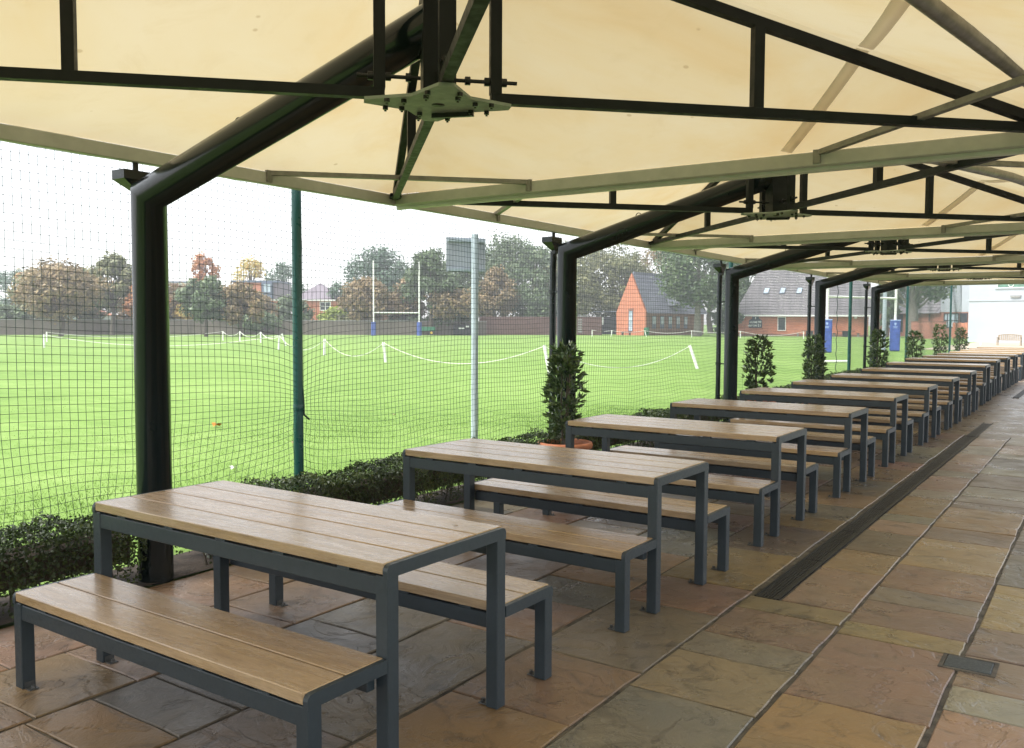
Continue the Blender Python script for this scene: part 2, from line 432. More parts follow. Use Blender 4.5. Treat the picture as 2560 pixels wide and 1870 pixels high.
# ------------------------------------------------------------------ mesh helpers
class MB:
    def __init__(s):
        s.v = []
        s.f = []
        s.sm = []

    def add(s, vs, fs, smooth=False):
        o = len(s.v)
        s.v += [tuple(p) for p in vs]
        s.f += [tuple(i + o for i in f) for f in fs]
        s.sm += [smooth] * len(fs)
        return s

    def box(s, x0, x1, y0, y1, z0, z1):
        return s.add([(x0, y0, z0), (x1, y0, z0), (x1, y1, z0), (x0, y1, z0), (x0, y0, z1), (x1, y0, z1), (x1, y1, z1), (x0, y1, z1)],
                     [(0, 3, 2, 1), (4, 5, 6, 7), (0, 1, 5, 4), (1, 2, 6, 5), (2, 3, 7, 6), (3, 0, 4, 7)])

    def cbox(s, x0, x1, y0, y1, z0, z1, c=0.003):
        bm = bmesh.new()
        bmesh.ops.create_cube(bm, size=1)
        for q in bm.verts:
            q.co = Vector(((x0 + x1) / 2 + q.co.x * (x1 - x0), (y0 + y1) / 2 + q.co.y * (y1 - y0), (z0 + z1) / 2 + q.co.z * (z1 - z0)))
        bmesh.ops.bevel(bm, geom=list(bm.edges), offset=c, segments=1, affect='EDGES')
        bm.verts.index_update()
        s.add([q.co[:] for q in bm.verts], [[q.index for q in f.verts] for f in bm.faces])
        bm.free()
        return s

    def bar(s, p0, p1, w, h, upv=(0, 0, 1)):
        p0, p1 = Vector(p0), Vector(p1)
        d = (p1 - p0).normalized()
        u = Vector(upv)
        side = d.cross(u)
        if side.length < 1e-4:
            side = d.cross(Vector((1, 0, 0)))
        side.normalize()
        u = side.cross(d)
        vs = []
        for p in (p0, p1):
            for a, b in ((-1, -1), (1, -1), (1, 1), (-1, 1)):
                vs.append(p + side * a * w / 2 + u * b * h / 2)
        return s.add(vs, [(0, 1, 2, 3), (7, 6, 5, 4), (0, 4, 5, 1), (1, 5, 6, 2), (2, 6, 7, 3), (3, 7, 4, 0)])

    def tube(s, pts, rad, n=12, cap=True):
        pts = [Vector(p) for p in pts]
        if not hasattr(rad, '__len__'):
            rad = [rad] * len(pts)
        rings = []
        d0 = (pts[1] - pts[0]).normalized()
        a = d0.cross(Vector((0, 0, 1)))
        if a.length < 1e-3:
            a = d0.cross(Vector((0, 1, 0)))
        a.normalize()
        b = d0.cross(a)
        for i, p in enumerate(pts):
            if i == 0:
                d = d0
                nrm = d0
            else:
                d = (p - pts[i - 1]).normalized()
                nx = (pts[i + 1] - p).normalized() if i < len(pts) - 1 else d
                nrm = (d + nx).normalized()
            if i > 0:
                a = (a - d * a.dot(d)).normalized()
                b = d.cross(a)
            ring = []
            for k in range(n):
                t = 2 * PI * k / n
                o = (a * math.cos(t) + b * math.sin(t)) * rad[i]
                o = o - d * (o.dot(nrm) / max(0.3, d.dot(nrm)))
                ring.append(p + o)
            rings.append(ring)
            if i < len(pts) - 1:
                nd = (pts[i + 1] - p).normalized()
                a = (a - nd * a.dot(nd)).normalized()
                b = nd.cross(a)
        vs = [q for r in rings for q in r]
        fs = []
        for i in range(len(pts) - 1):
            for k in range(n):
                k2 = (k + 1) % n
                fs.append((i * n + k, i * n + k2, (i + 1) * n + k2, (i + 1) * n + k))
        s.add(vs, fs, True)
        if cap:
            o = len(vs)
            s.add(rings[0], [tuple(range(n - 1, -1, -1))])
            s.add(rings[-1], [tuple(range(n))])
        return s

    def lathe(s, prof, n=20, c=(0, 0, 0), smooth=True):
        vs, fs = [], []
        for r, z in prof:
            for k in range(n):
                t = 2 * PI * k / n
                vs.append((c[0] + r * math.cos(t), c[1] + r * math.sin(t), c[2] + z))
        for i in range(len(prof) - 1):
            for k in range(n):
                k2 = (k + 1) % n
                fs.append((i * n + k, i * n + k2, (i + 1) * n + k2, (i + 1) * n + k))
        return s.add(vs, fs, smooth)

    def prism(s, poly, axis, a, b):
        """polygon of 2-D points extruded along axis ('x','y','z') from a to b"""
        n = len(poly)
        def P(p, t):
            return {'x': (t, p[0], p[1]), 'y': (p[0], t, p[1]), 'z': (p[0], p[1], t)}[axis]
        vs = [P(p, a) for p in poly] + [P(p, b) for p in poly]
        fs = [tuple(range(n - 1, -1, -1)), tuple(range(n, 2 * n))]
        for i in range(n):
            j = (i + 1) % n
            fs.append((i, j, n + j, n + i))
        return s.add(vs, fs)

    def mesh(s, name):
        me = bpy.data.meshes.new(name)
        me.from_pydata(s.v, [], s.f)
        bm = bmesh.new()
        bm.from_mesh(me)
        bmesh.ops.recalc_face_normals(bm, faces=bm.faces)
        bm.to_mesh(me)
        bm.free()
        if any(s.sm):
            me.polygons.foreach_set('use_smooth', s.sm)
        me.update()
        return me

    def build(s, name, mat, parent=None):
        return link(name, s.mesh(name), mat, parent)


def link(name, me, mat, parent=None):
    if mat is not None and not me.materials:
        me.materials.append(M[mat] if isinstance(mat, str) else mat)
    o = bpy.data.objects.new(name, me)
    col.objects.link(o)
    if parent is not None:
        o.parent = parent
    return o


def tag(o, label=None, cat=None, group=None, kind=None):
    if label:
        o['label'] = label
    if cat:
        o['category'] = cat
    if group:
        o['group'] = group
    if kind:
        o['kind'] = kind
    return o


def thing(name, label, cat, loc=(0, 0, 0), rz=0, group=None):
    o = bpy.data.objects.new(name, None)
    o.empty_display_size = 0.1
    col.objects.link(o)
    o.location = loc
    o.rotation_euler = (0, 0, rz)
    return tag(o, label, cat, group)




def copy_tree(o, parent=None):
    c = o.copy()
    col.objects.link(c)
    c.parent = parent
    for ch in [q for q in ALL_CHILDREN(o)]:
        copy_tree(ch, c)
    return c


def ALL_CHILDREN(o):
    return list(o.children)


def np_mesh(name, V, F, nside):
    """fast mesh from arrays, every face with nside corners"""
    me = bpy.data.meshes.new(name)
    me.vertices.add(len(V))
    me.vertices.foreach_set('co', np.asarray(V, np.float32).ravel())
    nf = len(F)
    me.loops.add(nf * nside)
    me.loops.foreach_set('vertex_index', np.asarray(F, np.int32).ravel())
    me.polygons.add(nf)
    me.polygons.foreach_set('loop_start', np.arange(0, nf * nside, nside, dtype=np.int32))
    me.polygons.foreach_set('loop_total', np.full(nf, nside, np.int32))
    me.update(calc_edges=True)
    return me


def leaf_quads(P, N, size, asp=0.6, jit=0.6):
    """kite-shaped leaf faces at points P, roughly facing N"""
    n = len(P)
    N = N + rng.normal(0, jit, (n, 3))
    N /= np.linalg.norm(N, axis=1, keepdims=True) + 1e-9
    T = rng.normal(0, 1, (n, 3))
    T -= N * (T * N).sum(1, keepdims=True)
    T /= np.linalg.norm(T, axis=1, keepdims=True) + 1e-9
    B = np.cross(N, T)
    s = (size * rng.uniform(0.6, 1.35, n))[:, None]
    V = np.stack([P - T * s, P + B * s * asp - T * s * 0.1, P + T * s, P - B * s * asp - T * s * 0.1], 1).reshape(-1, 3)
    F = np.arange(n * 4).reshape(-1, 4)
    return V, F


# ------------------------------------------------------------------ ground, lawn, patio
MB().add([(-900, -600, -0.06), (900, -600, -0.06), (900, 1200, -0.06), (-900, 1200, -0.06)], [(0, 1, 2, 3)]).build('ground', 'lawn')['kind'] = 'structure'


def grid_sheet(name, xs, ys, zf, mat):
    V = [(x, y, zf(x, y)) for y in ys for x in xs]
    nx = len(xs)
    Fq = [(j * nx + i, j * nx + i + 1, (j + 1) * nx + i + 1, (j + 1) * nx + i) for j in range(len(ys) - 1) for i in range(nx - 1)]
    m = MB()
    m.add(V, Fq, True)
    o = m.build(name, mat)
    o['kind'] = 'structure'
    return o


xs = [-240, -160, -110, -80, -60, -45, -34, -26, -20, -16, -12.5, -10, -8, -6.5, -5, -4, -3, -2.2, -1.32]
ys = [-60, -30, -15, -8, -4, -2, 0, 2, 4, 6, 8, 10, 12, 15, 18, 22, 27, 33, 40, 50, 60, 75, 90, 110, 140, 200]
grid_sheet('lawn', xs, ys, lambda x, y: -0.012 + 0.014 * math.sin(x * 0.9 + 1) * math.sin(y * 0.7) * (1 if x > -40 else 0), 'lawn')

# grass blades along the near edge of the lawn
nb = 60000
gx = -1.34 - np.abs(rng.gamma(1.6, 1.7, nb))
gy = rng.uniform(-1.5, 13, nb)
P0 = np.stack([gx, gy, np.full(nb, -0.02)], 1)
hh = rng.uniform(0.010, 0.028, nb)
an = rng.uniform(0, 2 * PI, nb)
dx = np.stack([np.cos(an), np.sin(an), np.zeros(nb)], 1) * 0.0035
ln = np.stack([rng.normal(0, 0.014, nb), rng.normal(0, 0.014, nb), hh + 0.008], 1)
V = np.stack([P0 - dx, P0 + dx, P0 + ln], 1).reshape(-1, 3)
g = link('grass_blades', np_mesh('grass_blades', V, np.arange(nb * 3).reshape(-1, 3), 3), 'blade')
tag(g, 'short bright green grass blades along the near edge of the field', 'grass', kind='stuff')

# soil bed under the hedge
grid_sheet('planting_bed', [-1.36, -1.1, -0.88], [-8, 0, 6, 12, 15, 18, 24, 36], lambda x, y: 0.012 + gz(y) * 0.9, 'soil')

# patio bed, with the paving slabs as its parts
XB = [-0.88, -0.28, 0.32, 0.93, 1.505, 2.112, 2.692, 3.283, 3.87, 4.46, 5.05]
PAT_END = 12.0
bed = MB()
for (xa, xb, ya, yb) in ((-0.88, 9, -7, 2.755), (-0.88, 2.144, 2.755, PAT_END), (2.286, 9, 2.755, PAT_END)):
    bed.add([(xa, ya, -0.008), (xb, ya, -0.008), (xb, yb, -0.008), (xa, yb, -0.008)], [(0, 1, 2, 3)])
patio = bed.build('patio', 'mortar')
patio['kind'] = 'structure'
grid_sheet('patio_beyond_lit', [-0.88, 2, 5, 9], [23.4, 30, 40, 60], lambda x, y: -0.003 + gz(y), 'paving_far_lit')  # same patio past the canopies, daylight painted in by the paler copy
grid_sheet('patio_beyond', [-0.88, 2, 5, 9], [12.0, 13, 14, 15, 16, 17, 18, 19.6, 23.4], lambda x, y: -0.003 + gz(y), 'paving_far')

PALETTE = [(0.20, 0.135, 0.085), (0.165, 0.13, 0.095), (0.135, 0.125, 0.105), (0.215, 0.15, 0.11), (0.245, 0.17, 0.085),
           (0.15, 0.115, 0.10), (0.18, 0.165, 0.13), (0.23, 0.145, 0.115), (0.125, 0.105, 0.085), (0.16, 0.15, 0.12)]
KNOWN = {0: [-0.9, -0.25, 0.5, 1.3], 1: [-0.45, 0.0, 0.9], 2: [-0.5, -0.22, 0.07, 1.0, 1.5], 3: [-0.3, 0.12, 1.4], 4: [-0.2, 0.71, 1.35, 2.3, 2.86],
         5: [0.4, 1.2, 1.73, 2.04, 2.52, 2.77, 3.63, 4.2, 4.89], 6: [0.65, 1.5, 2.4, 2.63, 3.08, 3.39, 4.0, 4.88], 7: [0.9, 1.72, 2.01, 2.44, 2.92, 3.83, 4.7]}
KCOL = {(5, 0.4): (0.17, 0.165, 0.135), (5, 1.2): (0.24, 0.195, 0.12), (5, 1.73): (0.19, 0.17, 0.13), (5, 2.04): (0.19, 0.13, 0.10), (5, 2.52): (0.20, 0.16, 0.085), (5, 2.77): (0.24, 0.165, 0.115),
        (6, 0.65): (0.31, 0.205, 0.095), (6, 1.5): (0.235, 0.155, 0.115), (6, 2.4): (0.25, 0.20, 0.10), (6, 2.63): (0.20, 0.135, 0.105), (6, 3.08): (0.175, 0.15, 0.12),
        (7, 0.9): (0.36, 0.235, 0.16), (7, 1.72): (0.32, 0.32, 0.255), (7, 2.01): (0.24, 0.18, 0.13), (7, 2.44): (0.185, 0.14, 0.11),
        (4, -0.2): (0.27, 0.175, 0.085), (4, 0.71): (0.22, 0.15, 0.10), (3, 0.12): (0.165, 0.145, 0.115), (2, -0.22): (0.15, 0.135, 0.115), (2, -0.5): (0.27, 0.18, 0.09),
        (1, -0.45): (0.30, 0.215, 0.125), (1, 0.0): (0.30, 0.22, 0.17), (2, 0.07): (0.15, 0.14, 0.13), (0, -0.25): (0.28, 0.19, 0.15), (1, 0.9): (0.29, 0.21, 0.16), (2, 1.0): (0.20, 0.19, 0.17), (0, 0.5): (0.29, 0.20, 0.15)}


def slab(x0, x1, y0, y1, colr):
    gx0, gx1 = [random.uniform(0.006, 0.013) for _ in range(2)]
    gy0, gy1 = [random.uniform(0.003, 0.008) for _ in range(2)]
    a, b, c, d = x0 + gx0, x1 - gx1, y0 + gy0, y1 - gy1
    cx, cy = (a + b) / 2, (c + d) / 2
    j = lambda: random.uniform(-0.005, 0.005)
    out = []
    for (p, q) in (((a, c), (b, c)), ((b, c), (b, d)), ((b, d), (a, d)), ((a, d), (a, c))):
        n = 4
        for i in range(n):
            t = i / n
            out.append((p[0] + (q[0] - p[0]) * t + j(), p[1] + (q[1] - p[1]) * t + j()))
    tx, ty, tz = random.uniform(-0.004, 0.004), random.uniform(-0.004, 0.004), random.uniform(-0.002, 0.0015)
    H = lambda x, y: tz + (x - cx) * tx + (y - cy) * ty
    n = len(out)
    vs = [(x - cx, y - cy, -0.035) for x, y in out]
    vs += [(x - cx, y - cy, H(x, y) - 0.004) for x, y in out]
    k = 0.005
    vs += [((x - cx) * (1 - k / (b - a) * 2), (y - cy) * (1 - k / (d - c) * 2), H(x, y)) for x, y in out]
    fs = []
    for r in range(2):
        for i in range(n):
            i2 = (i + 1) % n
            fs.append((r * n + i, r * n + i2, (r + 1) * n + i2, (r + 1) * n + i))
    fs.append(tuple(range(2 * n, 3 * n)))
    o = MB().add(vs, fs).build('paving_slab', 'paving', patio)
    o.location = (cx, cy, 0.0)
    gm_ = sum(colr) / 3
    colr = tuple(gm_ + (q - gm_) * 1.05 for q in colr)
    o.color = ((colr[0] * 0.95 + 0.006) * 0.77, (colr[1] * 0.94 + 0.010) * 0.77, (colr[2] * 0.93 + 0.014) * 0.77, 1)


random.seed(21)
for ci in range(len(XB) - 1):
    ks = list(KNOWN.get(ci, [-0.2 + random.uniform(0, 0.3)]))
    y = ks[0]
    back = []
    while y > -2.2:
        y -= random.choice((0.45, 0.6, 0.9))
        back.insert(0, y)
    y = ks[-1]
    fwd = []
    while y < PAT_END - 0.35:
        y += random.choice((0.3, 0.45, 0.6, 0.6, 0.9, 0.9))
        fwd.append(min(y, PAT_END) if y < PAT_END - 0.25 else PAT_END)
    seq = back + ks + fwd
    for y0, y1 in zip(seq[:-1], seq[1:]):
        if y1 - y0 < 0.05:
            continue
        c = KCOL.get((ci, y0))
        if c is None:
            c = random.choice(PALETTE)
            kk = random.uniform(0.72, 1.3) * (1.25 if ci < 3 else 1.0)
            c = tuple(q * kk * random.uniform(0.94, 1.06) for q in c)
        xa, xb = XB[ci], XB[ci + 1]
        if ci == 5 and y0 >= 2.70:       # the drain runs along the left side of this course
            xa = 2.292
        slab(xa, xb, y0, y1, c)

# ------------------------------------------------------------------ drain and cover in the paving
dr = thing('channel_drain', 'long dark slotted channel drain set in the stone paving beside the tables', 'drain', (2.215, 2.77, 0))
L_D = 11.2
MB().box(-0.072, -0.058, 0, L_D, -0.04, 0.003).box(0.058, 0.072, 0, L_D, -0.04, 0.003).box(-0.058, 0.058, -0.012, 0, -0.04, 0.003).build('drain_frame', 'iron', dr)
MB().box(-0.057, 0.057, 0, L_D, -0.06, -0.035).build('channel_floor', 'iron', dr)
gm = MB()
gm.box(-0.056, -0.046, 0.005, 0.992, -0.026, -0.001).box(0.046, 0.056, 0.005, 0.992, -0.026, -0.001)
for k in range(5):
    xx = -0.037 + k * 0.0185
    gm.box(xx - 0.0062, xx + 0.0062, 0.005, 0.992, -0.024, -0.002)
for i in range(5):
    yy = 0.09 + i * 0.2
    gm.box(-0.046, 0.046, yy, yy + 0.012, -0.022, -0.0028)
gme = gm.mesh('grating')
for i in range(11):
    o = link('grating', gme, 'iron', dr)
    o.location = (0, 0.002 + i, 0 if i < 9 else 0.006)

dr2 = thing('channel_drain', 'short far length of slotted drain near the bright end of the patio', 'drain', (2.215, 18.8, 0.006))
for i in range(9):
    o = link('grating', gme, 'iron', dr2)
    o.location = (0, i * 1.0, gz(19.3 + i) + 0.004)

cv = thing('access_cover', 'small dark square inspection cover sunk in the paving', 'cover', (3.322, 2.30, 0))
MB().cbox(-0.098, 0.098, -0.078, 0.078, -0.01, 0.006, 0.004).build('lid', 'cover', cv)
MB().box(-0.118, 0.118, -0.098, -0.080, -0.02, 0.0045).box(-0.118, 0.118, 0.080, 0.098, -0.02, 0.0045).box(-0.118, -0.100, -0.080, 0.080, -0.02, 0.0045).box(0.100, 0.118, -0.080, 0.080, -0.02, 0.0045).build('surround', 'mortar', cv)

# ------------------------------------------------------------------ picnic tables
TL, TT, TBD, HB, HT, EE = 1.795, 0.7085, 0.3635, 0.4195, 0.75, 0.022
PITCH = 2.1362
OFFS = [[-0.029, 0.015, -0.01], [0.004, 0.002, -0.014], [-0.004, -0.018, -0.003], [0.002, -0.003, -0.004], [-0.004, -0.003, -0.009], [0.003, -0.002, 0.0], [0.007, 0.0, -0.001], [0.008, 0.002, -0.002], [0.014, 0.006, 0.001]]


def make_table():
    root = thing('picnic_table', '', '', (0, 0, 0))
    hx, hy = TL / 2, TT / 2
    pw = (TT - 3 * 0.009) / 4
    pm = MB().cbox(-hx, hx, -pw / 2, pw / 2, -0.020, 0.020, 0.003).mesh('top_plank')
    for i in range(4):
        o = link('top_plank', pm, 'wood', root)
        o.location = (0, -hy + pw / 2 + i * (pw + 0.009), HT - 0.020)
    bw = (TBD - 0.009) / 2
    bm_ = MB().cbox(-hx, hx, -bw / 2, bw / 2, -0.020, 0.020, 0.003).mesh('bench_plank')
    for sgn in (-1, 1):
        for i in range(2):
            o = link('bench_plank', bm_, 'wood', root)
            o.location = (0, sgn * (hy + bw / 2 + 0.002 + i * (bw + 0.009)), HB - 0.020)
    # side rails
    rm = MB().cbox(-hx + 0.03, hx - 0.03, -0.02, 0.02, -0.033, 0.033, 0.003)
    for k in range(5):
        xx = -hx + 0.2 + k * (TL - 0.4) / 4
        rm.box(xx - 0.03, xx + 0.03, -0.018, 0.018, 0.033, 0.044)
    rme = rm.mesh('side_rail')
    for y, z in ((-hy + 0.024, HT), (hy - 0.024, HT), (-hy - TBD + 0.024, HB), (hy + TBD - 0.024, HB), (-hy - 0.03, HB), (hy + 0.03, HB)):
        o = link('side_rail', rme, 'steel', root)
        o.location = (0, y, z - 0.040 - 0.011 - 0.033)
    # end frames: rounded flat hoop that caps the plank ends
    def hoop(y0, y1, z, rl, rr):
        pts = []
        R = 0.022
        zt, zb = z - 0.003, z - 0.050
        if rl:
            pts += [(y0, zb)] + [(y0 + R - R * math.cos(t), zt - R + R * math.sin(t)) for t in (0, PI / 6, PI / 3, PI / 2)]
        else:
            pts += [(y0, zb), (y0, zt)]
        if rr:
            pts += [(y1 - R + R * math.sin(t), zt - R + R * math.cos(t)) for t in (0, PI / 6, PI / 3, PI / 2)] + [(y1, zb)]
        else:
            pts += [(y1, zt), (y1, zb)]
        return pts
    for sx in (-1, 1):
        m = MB()
        a, b = (hx, hx + EE) if sx > 0 else (-hx - EE, -hx)
        m.prism(hoop(-hy - 0.002, hy + 0.002, HT, 1, 1), 'x', a + 0.0005, b)
        m.prism(hoop(-hy - TBD - 0.004, -hy - 0.004, HB, 1, 0), 'x', a + 0.0005, b)
        m.prism(hoop(hy + 0.004, hy + TBD + 0.004, HB, 0, 1), 'x', a + 0.0005, b)
        m.build('end_frame', 'steel', root)
    lt = MB().cbox(-0.029, 0.029, -0.029, 0.029, 0, HT - 0.045, 0.003).mesh('leg')
    lb = MB().cbox(-0.029, 0.029, -0.029, 0.029, 0, HB - 0.045, 0.003).mesh('leg')
    fm = MB().box(-0.022, 0.018, -0.02, 0.02, 0, 0.005).box(-0.026, -0.022, -0.02, 0.02, 0.0, 0.028).lathe([(0.009, 0.006), (0.009, 0.018), (0.0, 0.018)], 6, (0.008, 0, 0), False).mesh('foot_bracket')
    for sx in (-1, 1):
        x = sx * (hx + EE - 0.0295)
        for y, me in ((-hy + 0.029, lt), (hy - 0.029, lt), (-hy - TBD + 0.028, lb), (hy + TBD - 0.028, lb)):
            o = link('leg', me, 'steel', root)
            o.location = (x, y, 0)
            f = link('foot_bracket', fm, 'zinc', o)
            f.location = (-sx * 0.0555, 0, 0.001)
            if sx > 0:
                f.rotation_euler = (0, 0, PI)

    return root


ORD = ['nearest', 'second', 'third', 'fourth', 'fifth', 'sixth', 'seventh', 'eighth', 'ninth', 'tenth', 'eleventh', 'twelfth', 'thirteenth', 'fourteenth', 'fifteenth', 'farthest']
t0 = make_table()
tabs = [t0] + [copy_tree(t0) for _ in range(15)]
for i, t in enumerate(tabs):
    dx_, dy_, ro = OFFS[i] if i < 9 else (random.uniform(-0.01, 0.01), random.uniform(-0.02, 0.02), random.uniform(-0.008, 0.008))
    yc = TT / 2 + i * PITCH + dy_
    t.location = (TL / 2 + dx_, yc, gz(yc))
    t.rotation_euler = (0, 0, ro)
    if i == 0:
        lab = 'nearest grey steel picnic table with attached timber benches, at the front of the row'
    elif i == 15:
        lab = 'farthest picnic table of the row, at the bright end of the patio'
    else:
        lab = f'{ORD[i]} picnic table from the front of the long row, timber planks on grey steel'
    tag(t, lab, 'picnic table', 'picnic tables with attached benches in one row')

# crumbs of dry leaf on the table tops
for (x, y, z, s) in ((1.62, 0.60, HT, 0.012), (0.52, 2.72, HT, 0.010), (1.55, 2.62, HT, 0.008), (0.75, 4.75, HT, 0.010)):
    c = MB().add([(-s, 0, 0.001), (0, -s * 0.5, 0.004), (s * 1.1, 0.1 * s, 0.002), (0.1 * s, s * 0.6, 0.006)], [(0, 1, 3), (1, 2, 3)]).build('leaf_crumb', 'debris')
    c.location = (x, y, z)
    tag(c, {1.62: 'dark leaf crumb at the right end of the nearest table top', 0.52: 'leaf crumb on the left half of the second table top', 1.55: 'leaf crumb near the right end of the second table top', 0.75: 'leaf crumb on the third table top'}[x], 'leaf', 'leaf crumbs on the tables')

# ------------------------------------------------------------------ canopy modules
PX, PY0, PD = -0.975, 0.96, 4.912
HX, HZ, CA = 1.238, 2.584, 2.43
APEX, EDGEZ = 3.50, 2.645


def make_canopy():
    root = thing('canopy', '', '')
    # post and cranked arm: one bent tube
    MB().tube([(PX, 0, 0.0), (PX, 0, 2.335), (HX, 0, 2.945)], 0.102, 28).build('post', 'post', root)
    dd = Vector((HX - PX, 0, 0.6)).normalized()
    rg = MB()
    for t in (0.88,):
        p = Vector((PX, 0, 2.335)) + dd * t
        nrm = Vector((-dd.z, 0, dd.x))
        rg.tube([p + nrm * 0.098 + dd * 0.03 * math.cos(a) + nrm * 0.03 * math.sin(a) for a in [k * PI / 6 for k in range(7)]], 0.004, 6)
    rg.build('lifting_eye', 'post', root)
    # hub
    hb = MB()
    w = 0.074
    hb.prism([(HX + w * 1.414 * math.cos(a), w * 1.414 * math.sin(a)) for a in (0, PI / 2, PI, 3 * PI / 2)], 'z', HZ + 0.006, APEX - 0.06)
    hb.build('hub_column', 'truss', root)
    star = []
    for k in range(4):
        a = PI / 4 + k * PI / 2
        for da, r in ((-0.10, 0.335), (0.10, 0.335), (PI / 4, 0.185)):
            star.append((HX + r * math.cos(a + da), r * math.sin(a + da)))
    hp = MB().prism(star, 'z', HZ - 0.010, HZ + 0.004)
    plate = hp.build('hub_plate', 'plate', root)
    bm_ = MB().lathe([(0.0, -0.026), (0.013, -0.026), (0.013, -0.010)], 6, (0, 0, 0), False).lathe([(0.0, -0.034), (0.006, -0.034), (0.006, -0.029)], 6, (0, 0, 0), False).mesh('bolt')
    for k in range(4):
        a = PI / 4 + k * PI / 2
        for off in (-0.07, 0.07):
            for r in (0.16, 0.235):
                o = link('bolt', bm_, 'bolt', plate)
                o.location = (HX + r * math.cos(a) - off * math.sin(a), r * math.sin(a) + off * math.cos(a), HZ)
    MB().lathe([(0.0, HZ - 0.0125), (0.03, HZ - 0.0125), (0.03, HZ - 0.009)], 16, (HX, 0, 0)).build('drain_hole', 'bolt', plate)
    MB().bar((HX - 0.13, 0.115, HZ - 0.022), (HX + 0.06, 0.19, HZ - 0.022), 0.02, 0.02).build('tie_strap', 'bolt', plate)
    # four diagonal trusses
    for k in range(4):
        a = PI / 4 + k * PI / 2
        ca, sa = math.cos(a), math.sin(a)
        Pt = lambda r, z: (HX + r * ca, r * sa, z)
        MB().bar(Pt(0.242, HZ + 0.028), Pt(3.32, HZ + 0.028), 0.05, 0.046).bar(Pt(3.2, HZ + 0.03), Pt(3.42, HZ + 0.03), 0.09, 0.03).build('bottom_chord', 'truss', root)
        MB().bar(Pt(0.12, 3.405), Pt(3.22, HZ + 0.045), 0.05, 0.05).build('top_chord', 'truss', root)
        for r in (0.265, 1.56):
            zt = 3.405 + (HZ + 0.045 - 3.405) * (r - 0.12) / 3.1
            MB().bar(Pt(r, HZ + 0.05), Pt(r, zt - 0.02), 0.052, 0.052, (ca, sa, 0)).build('strut', 'truss', root)
        tr = MB()
        tr.tube([Pt(0.08, HZ + 0.105), Pt(0.365, HZ + 0.105)], 0.009, 8)
        for r in (0.135, 0.225, 0.305):
            tr.tube([Pt(r - 0.012, HZ + 0.105), Pt(r + 0.012, HZ + 0.105)], 0.020, 6)
        tr.build('tie_rod', 'bolt', root)
    # perimeter beams
    x0, x1, y0, y1 = HX - CA, HX + CA, -CA, CA
    zb0, zb1 = 2.552, 2.638
    for nm, bx in (('l', (x0, x0 + 0.055, y0, y1)), ('r', (x1 - 0.055, x1, y0, y1)), ('n', (x0 + 0.056, x1 - 0.056, y0, y0 + 0.055)), ('f', (x0 + 0.056, x1 - 0.056, y1 - 0.055, y1))):
        MB().cbox(*bx, zb0, zb1, 0.006).build('edge_beam', 'beam', root)
    # rain gutter along the far edge between two modules
    MB().prism([(y1 + 0.002, 2.60), (y1 + 0.002, 2.535), (y1 + 0.012, 2.525), (y1 + 0.044, 2.525), (y1 + 0.05, 2.535), (y1 + 0.05, 2.60)], 'x', x0 + 0.02, x1).build('gutter', 'gutter', root)
    # corner braces and the little posts that carry them
    q = 1.38
    for cx, cy, sx, sy in ((x0, y0, 1, 1), (x1, y0, -1, 1), (x0, y1, 1, -1), (x1, y1, -1, -1)):
        m = MB()
        pa = (cx + sx * 0.03, cy + sy * q, 2.632)
        pb = (cx + sx * q, cy + sy * 0.03, 2.632)
        m.bar(pa, pb, 0.04, 0.032)
        m.box(cx + sx * 0.056 - 0.012, cx + sx * 0.056 + 0.012, cy + sy * q - 0.022, cy + sy * q + 0.022, 2.565, 2.648)
        m.box(cx + sx * q - 0.022, cx + sx * q + 0.022, cy + sy * 0.056 - 0.012, cy + sy * 0.056 + 0.012, 2.565, 2.648)
        m.build('corner_brace', 'galv', root)
    # canvas: four sagging faces over a small thickness
    N, NU = 24, 56
    cs = [(x0 + 0.02, y0 + 0.02), (x1 - 0.02, y0 + 0.02), (x1 - 0.02, y1 - 0.02), (x0 + 0.02, y1 - 0.02)]
    fb = MB()
    for e in range(4):
        A, B = cs[e], cs[(e + 1) % 4]
        vs, fs = [], []
        for i in range(N + 1):
            t = i / N
            for j in range(NU + 1):
                u = j / NU
                bx, by = A[0] + (B[0] - A[0]) * u, A[1] + (B[1] - A[1]) * u
                x, y = bx + (HX - bx) * t, by + (0 - by) * t
                z = EDGEZ + (APEX - EDGEZ) * t
                z -= 0.045 * math.sin(PI * t) * (1 - abs(2 * u - 1) ** 2) * 0.9
                z += 0.007 * math.sin(u * 41 + e * 2 + 3 * math.sin(u * 9)) * math.exp(-t * 7) * min(1, t * 30) * (0.4 + 0.6 * math.sin(u * 7 + e) ** 2) * (1 - abs(2 * u - 1) ** 4)
                z += 0.006 * math.sin((u - 0.5) * t * 60 + e) * t * (1 - t) * (0.5 + 0.5 * math.sin(t * 11 + e)) * (1 - abs(2 * u - 1) ** 4)
                vs.append((x, y, z))
        for i in range(N):
            for j in range(NU):
                fs.append((i * (NU + 1) + j, i * (NU + 1) + j + 1, (i + 1) * (NU + 1) + j + 1, (i + 1) * (NU + 1) + j))
        fb.add(vs, fs, True)
    fb.build('canvas', 'fabric', root)
    # welded seam in the far face
    def fz(x, y):
        t = 1 - (y / (y1 - 0.02))
        u = ((x - HX) / max(1e-3, (1 - t)) + CA) / (2 * CA)
        return EDGEZ + (APEX - EDGEZ) * t - 0.045 * math.sin(PI * t) * (1 - abs(2 * u - 1) ** 2) * 0.9
    def fzr(x, y):
        t = 1 - (x - HX) / (CA - 0.02)
        u = (y / max(1e-3, (1 - t)) + CA) / (2 * CA)
        return EDGEZ + (APEX - EDGEZ) * t - 0.045 * math.sin(PI * t) * (1 - abs(2 * u - 1) ** 2) * 0.9
